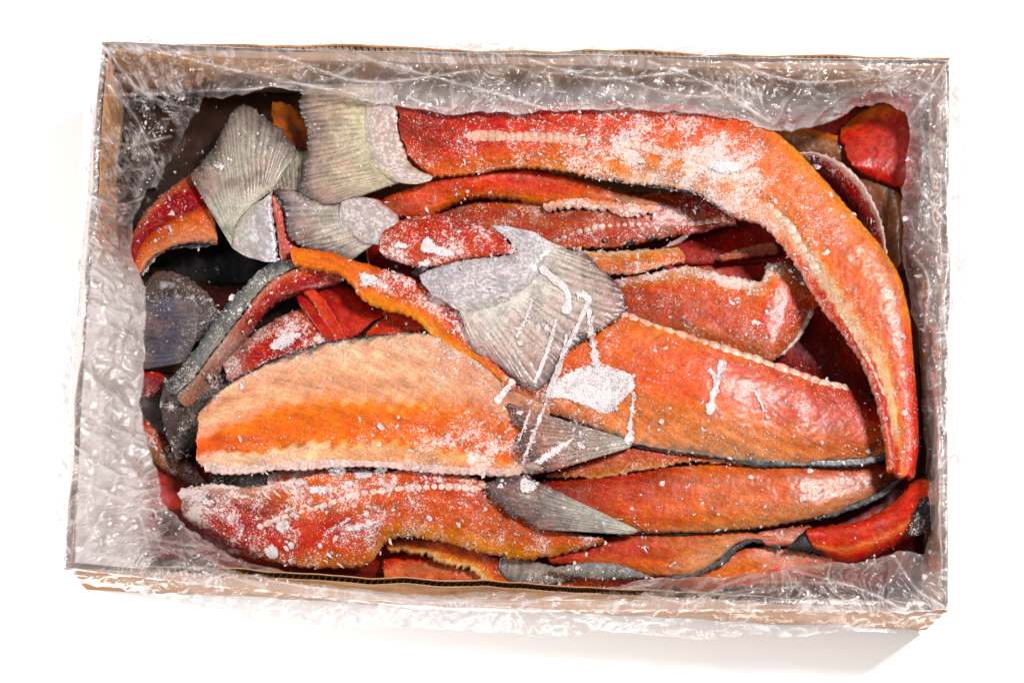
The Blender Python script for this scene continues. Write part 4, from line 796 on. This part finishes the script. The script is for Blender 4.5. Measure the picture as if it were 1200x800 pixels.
    # long pulled folds, each a sharp ridge
    FO = [[(120, 112), (270, 106), (345, 101)], [(190, 62), (300, 88), (420, 112)], [(330, 66), (430, 96), (560, 82)], [(440, 72), (560, 104), (640, 128)], [(620, 70), (700, 92), (800, 84)], [(760, 72), (830, 98), (900, 142)],
          [(860, 74), (940, 96), (1050, 90)], [(122, 56), (170, 110), (232, 130)], [(118, 92), (160, 140), (186, 205)], [(112, 160), (150, 170), (200, 160)], [(106, 230), (140, 240), (168, 232)], [(100, 480), (130, 500), (168, 520)],
          [(90, 560), (130, 580), (185, 600)], [(100, 640), (160, 630), (230, 640)], [(84, 520), (110, 545), (100, 600)], [(820, 700), (850, 685), (880, 673)], [(930, 668), (1010, 690), (1062, 716)], [(640, 700), (700, 694), (770, 682)],
          [(1062, 142), (1085, 112), (1110, 74)], [(1064, 200), (1085, 230), (1108, 262)], [(1070, 300), (1088, 330), (1082, 400)], [(1090, 430), (1100, 500), (1096, 580)], [(1050, 655), (1075, 690), (1108, 712)], [(250, 660), (320, 680), (420, 695)]]
    for q in range(70):
        s0 = RNG.integers(0, n); a0 = np.array(rim[s0]) * (1 - (w0 := RNG.random() * .8)) + inn[s0] * w0; s1 = (s0 + RNG.integers(-2, 3)) % n; b0 = np.array(rim[s1]) * (1 - (w1 := RNG.random())) + inn[s1] * w1
        if np.hypot(*(a0 - b0)) < 140: FO.append([a0, (a0 + b0) / 2 + RNG.normal(0, 6, 2), b0])
    lines = np.zeros_like(Z)
    for k_, P_ in enumerate(FO):
        c_ = curve(P_, 24); lo = c_.min(0) - 14; hi = c_.max(0) + 14
        m_ = (PX > lo[0]) & (PX < hi[0]) & (PY > lo[1]) & (PY < hi[1]) & (np.abs(T) <= 1.02)
        if not m_.any(): continue
        q_ = np.stack([PX[m_], PY[m_]], 1); p0, p1 = c_[:-1], c_[1:]; e_ = p1 - p0
        tt = np.clip(((q_[:, None] - p0[None]) * e_[None]).sum(-1) / np.maximum((e_ ** 2).sum(-1), 1e-6)[None], 0, 1)
        d2 = ((q_[:, None] - p0[None] - tt[..., None] * e_[None]) ** 2).sum(-1); dd = np.sqrt(d2.min(1)); wl_ = 1.0 if k_ < 24 else .6
        lines[m_] = np.maximum(lines[m_], wl_ * np.exp(-(dd / 1.6) ** 2)); Z[m_] += wl_ * .16 * np.exp(-(dd / 4.0) ** 2)
    z = (Z + .07 * (1 - np.abs(2 * fbm(wx / 20, wy / 9, 205, 3) - 1)) ** 8 * (np.abs(T) > .05)) * CM
    # folds whiten the film where it is bent sharply
    gx = np.abs(np.gradient(np.gradient(Z, axis=0), axis=0)) + np.abs(np.gradient(np.gradient(Z, axis=1), axis=1)) * .6
    cre = np.clip((gx - .06) * 3.0, 0, 1) * sstep(.42, .6, fbm(PX / 18, PY / 18, 77, 3)) + .55 * sstep(.75, 1, fold)
    # a net of fine sharp creases, whitened to stand in for specular sparkle
    def crease(x, y, sd, k): return (1 - np.abs(2 * fbm(x, y, sd, 3) - 1)) ** k
    aa = .5 + 1.3 * fbm(PX / 120, PY / 120, 201, 2)
    rx = wx * np.cos(aa) + wy * np.sin(aa); ry = wy * np.cos(aa) - wx * np.sin(aa)
    k1 = crease(rx / 42, ry / 15, 205, 16); k2 = crease(rx / 13 + 4, ry / 26, 215, 14); k3 = crease(rx / 9, ry / 7, 225, 10)
    dens = sstep(.35, .62, fbm(PX / 34, PY / 34, 231, 3))
    cre = np.clip(.5 * cre + dens * (.8 * k1 + .65 * k2 + .35 * k3), 0, 1)
    cre = np.clip(cre + .8 * lines * (.35 + .9 * fbm(PX / 9, PY / 9, 251, 3)), 0, 1)
    milk = 0.09 + 0 * Z
    left = sstep(190, 150, PX) * sstep(265, 320, PY); milk = milk + .7 * left * np.where(T > 0, 1, .3)
    milk = milk - .17 * sstep(260, 200, PX) * sstep(260, 200, PY)
    milk = milk + .14 * np.where((PX > 1040) & (T > 0), 1, 0) + .34 * sstep(.3, .75, T) * np.where((PY < 160) & (PX > 400), 1, 0)
    milk = np.where(T < 0, np.where(PY > 660, .2, np.where(PX < 130, .4, .6)) * (1 - .6 * np.clip(-T, 0, 1) ** 2), milk); cre = np.where(T < 0, cre * np.where(PY > 640, .2, .35), cre); milk = np.where(T == 0, .3, milk); milk = milk + .18 * sstep(.86, 1.0, T) * sstep(1.2, 1.0, T)
    X, Y, _ = at(PX, PY, z)
    V = np.stack([X, Y, z], -1).reshape(-1, 3)
    o = link_mesh('plastic_liner', V, gridfaces(PX.shape[0], PX.shape[1]), M_FILM, None, {'frost': ('FLOAT', np.clip(cre, 0, 1).ravel()), 'milk': ('FLOAT', milk.ravel())})
    props(o, 'crumpled clear plastic bag lining the box and folded out over its rim', 'plastic bag')
    sel = (T > 0) & (T <= 1); zput(PX[sel], PY[sel], z[sel], .2)
ZM = ZB.copy()
film()

# ------------------------------------------------------------------ ice lying on the fish
ZM = box_blur(np.where(ZB < -.12, -.1, ZB), 3)
def on(PX, PY): return ZM[np.clip(np.rint(PY).astype(int), 0, 819), np.clip(np.rint(PX).astype(int), 0, 1219)] + 0.0009
def edge_fac(u, v, A, B, soft):
    L = max(plen(A), plen(B)); W = np.hypot(*(curve(A, 20) - curve(B, 20)).T).mean()
    return np.clip(np.minimum(np.minimum(u, 1 - u) * L, np.minimum(v, 1 - v) * W) / soft, 0, 1)
def ice(label, A, B, name='ice_patch', cat='ice', group='sheets of white ice on the fish', thick=.12, jag=2.2, rough=.5, lift=0, soft=6):
    A = np.asarray(A, float); B = np.asarray(B, float)
    SEED[0] += 5
    o = sheet(name, A, B, lift, lift, M_ICE, None, bulge=.06, thick=thick, jagA=jag, jagB=jag, jagl=8, rough=rough, seed=SEED[0], res=1.2, zmap=on, colour=None, rec=True, under=1.0, frost=lambda u, v, x, y: edge_fac(u, v, A, B, soft))
    return props(o, label, cat, group)
ice('largest sheet of white ice, on the orange fillet right of the centre tail', [(640, 462), (662, 436), (690, 424), (718, 427), (741, 438)], [(642, 466), (668, 470), (694, 482), (712, 490), (742, 458)])
ice('small flat ice plate on the red stub behind the centre tail', [(492, 286), (500, 274), (512, 284), (532, 294)], [(496, 298), (508, 300), (522, 303), (532, 302)])
ice('crumbly ice lump on the shoulder of the centre tail', [(478, 320), (490, 306), (502, 300)], [(490, 326), (500, 318), (508, 308)])
ice('lump of ice at the foot of the long ice threads, on the lower fin', [(608, 562), (614, 554), (626, 556)], [(610, 576), (620, 580), (632, 572)])
ice('ice plate on the dark fin under the centre, pale and pointed', [(622, 540), (638, 526), (658, 516), (674, 512)], [(626, 548), (642, 544), (656, 532), (674, 514)])
ice('ice lump on the right of the fin, on the fillet edge', [(732, 512), (738, 500), (744, 502)], [(726, 520), (736, 524), (746, 518)], jag=1.2)
ice('ice plate on the bottom left fillet, squarish', [(322, 614), (330, 606), (340, 609)], [(324, 620), (332, 628), (341, 618)], jag=1.5)
ice('ice plate on the bottom left fillet, below the squarish one', [(309, 644), (316, 634), (325, 640)], [(312, 650), (320, 660), (328, 650)], jag=2)
ice('slanting ice bar on the bottom left fillet', [(374, 626), (395, 612), (416, 600)], [(378, 632), (398, 620), (418, 604)], jag=1.5)
ice('ragged ice splash on the bottom left fillet, right of the slanting bar', [(402, 616), (425, 608), (448, 606)], [(404, 626), (428, 624), (446, 612)], jag=3.5)
ice('ice flake on the ribbon, large and pale, left of the centre tail', [(420, 318), (432, 316), (442, 324)], [(422, 336), (436, 338), (448, 334)], jag=2)
ice('ice plates in the shade under the left curl', [(314, 404), (326, 390), (340, 386), (353, 390)], [(317, 410), (330, 412), (344, 404), (355, 394)], jag=1.5)
ice('white ice band along the upper right side of the long curved strip', [(828, 190), (850, 182), (872, 190)], [(832, 200), (852, 206), (868, 202)], jag=4, thick=.08)
for lab, c in [('white ice at the left of the icy gap above the bottom left fillet', (395, 552)), ('white ice at the right of the icy gap above the bottom left fillet', (425, 556)), ('white ice lump in the icy gap under the bone row', (372, 574))]:
    x, y = c; ice(lab, [(x - 12, y - 6), (x, y - 10), (x + 11, y - 5)], [(x - 10, y + 6), (x + 1, y + 9), (x + 12, y + 5)], jag=3)
for lab, c, r in [('icy crumb pile at the left end of the bone row gap', (352, 566), 8), ('icy crumb pile beside the bone row, right of the icy gap', (446, 552), 9), ('ice scrap on the red stub, left of the centre tail', (470, 288), 9), ('ice scrap on the ribbon shoulder next to the centre tail', (466, 322), 9), ('ice scrap hanging at the right of the broad orange fillet notch', (902, 312), 8), ('ice flake on the broad orange fillet above its pale rib', (886, 378), 7), ('ice flake on the pale end of the third fillet from the bottom', (880, 560), 6), ('ice flake on the left end of the bottom left fillet', (244, 588), 9)]:
    x, y = c; ice(lab, [(x - r, y - 2), (x - r * .3, y - r * .8), (x + r * .6, y - r * .6), (x + r, y)], [(x - r * .8, y + r * .5), (x, y + r * .7), (x + r * .6, y + r * .4), (x + r, y + 1)], jag=3, soft=4)
def streak(label, pts, w0, w1):
    c = curve(pts, 14); d = np.gradient(c, axis=0); d /= np.hypot(*d.T)[:, None]; nn = np.stack([-d[:, 1], d[:, 0]], 1)
    w = 1.35 * np.linspace(w0, w1, 14)[:, None] * (0.45 + 0.8 * RNG.random((14, 1)))
    ice(label, c + nn * w, c - nn * w, name='ice_thread', soft=1.3, group='frozen threads of ice', thick=.18, jag=.5, rough=.3)
streak('long leg of the forked ice splash below the bone row of the right fillet', [(848, 422), (841, 444), (835, 466), (831, 486)], 3.6, 5)
streak('short leg of the forked ice splash below the bone row of the right fillet', [(830, 432), (838, 442), (841, 460)], 3, 2.4)
streak('thin upright ice splash right of the forked one', [(884, 456), (890, 468), (897, 483)], 1.6, 2.0)
streak('ice thread from the bright knob down past the tail tip', [(690, 352), (678, 380), (664, 408), (655, 436), (640, 470)], 2.6, 1.6)
streak('bright ice knob and its short thread on the tail edge', [(676, 346), (686, 346), (692, 356)], 4.5, 3.0)
streak('ice thread running from the knob to the large ice sheet', [(690, 360), (692, 385), (696, 410), (700, 430)], 2.4, 4.5)
streak('ice thread on the middle rays of the centre tail', [(624, 348), (618, 368), (610, 385), (604, 396)], 1.6, 2.6)
streak('ice thread ending at the lowest tail tip', [(652, 372), (645, 400), (636, 425), (626, 450)], 2.0, 2.6)
streak('thin ice thread beside the tail tip, right', [(664, 390), (660, 412), (650, 440), (640, 462)], 1.8, 2.4)
streak('broad white ice ridge across the centre tail', [(632, 312), (648, 326), (662, 338), (666, 352), (662, 368)], 3.4, 5.0)
streak('ice thread hanging from the sheet over the dark fin', [(640, 470), (632, 492), (622, 516), (612, 545)], 2.0, 2.4)
streak('second ice thread over the dark fin, further left', [(622, 478), (614, 500), (606, 520)], 1.6, 1.8)
streak('ice bar left of the tail tip on the pale fillet', [(602, 444), (592, 458), (580, 472)], 3.4, 4.4)
streak('ice thread down the right end of the large ice sheet', [(742, 458), (741, 480), (737, 505)], 2.2, 3.0)

# loose frost: thousands of tiny flakes nobody could count, one object
def frost():
    N = 11000; x = RNG.uniform(150, 1095, N * 6); y = RNG.uniform(110, 695, N * 6); z = ZB[y.astype(int), x.astype(int)]; f = FB[y.astype(int), x.astype(int)]
    cl = fbm(x / 26, y / 26, 301, 4); keep = (z > -.075) & (RNG.random(N * 6) < (f ** 1.3) * np.clip((cl - .42) * 6, .04, 1.2) * .9)
    x, y, z = x[keep][:N], y[keep][:N], z[keep][:N]; n = len(x)
    r = np.clip(RNG.lognormal(-.05, .7, n), .4, 6); m = 6
    th = (np.arange(m) / m * 2 * np.pi)[None] + RNG.uniform(0, 6, (n, 1)); rad = r[:, None] * RNG.uniform(.3, 1.3, (n, m)); st = RNG.uniform(.25, .9, (n, 1)); a = RNG.uniform(0, np.pi, (n, 1))
    ex = np.cos(th) * rad; ey = np.sin(th) * rad * st; px = x[:, None] + ex * np.cos(a) - ey * np.sin(a); py = y[:, None] + ex * np.sin(a) + ey * np.cos(a)
    tilt = RNG.normal(0, .25, (n, 2)); hz = z[:, None] + .0003 + (tilt[:, :1] * (px - x[:, None]) + tilt[:, 1:] * (py - y[:, None])) * S
    X, Y, _ = at(px, py, hz); X2, Y2, _ = at(x + 0, y + 0, z); hc = z + .0004 + r * S * RNG.uniform(.15, .5, n)
    V = np.concatenate([np.stack([X, Y, hz], -1), np.stack([X2, Y2, hc], -1)[:, None], np.stack([X2, Y2, z - .0006], -1)[:, None]], 1)
    k = np.arange(m); top = np.stack([k, (k + 1) % m, np.full(m, m)], 1); bot = np.stack([(k + 1) % m, k, np.full(m, m + 1)], 1)
    F = (np.vstack([bot[:, ::-1][:, ::-1], top])[None] + (np.arange(n) * (m + 2))[:, None, None]).reshape(-1, 3)
    o = link_mesh('loose_frost', V.reshape(-1, 3), F, M_FROST, None, None, smooth=False)
    props(o, 'loose white frost flakes scattered over the fish', 'frost', kind='stuff')
frost()
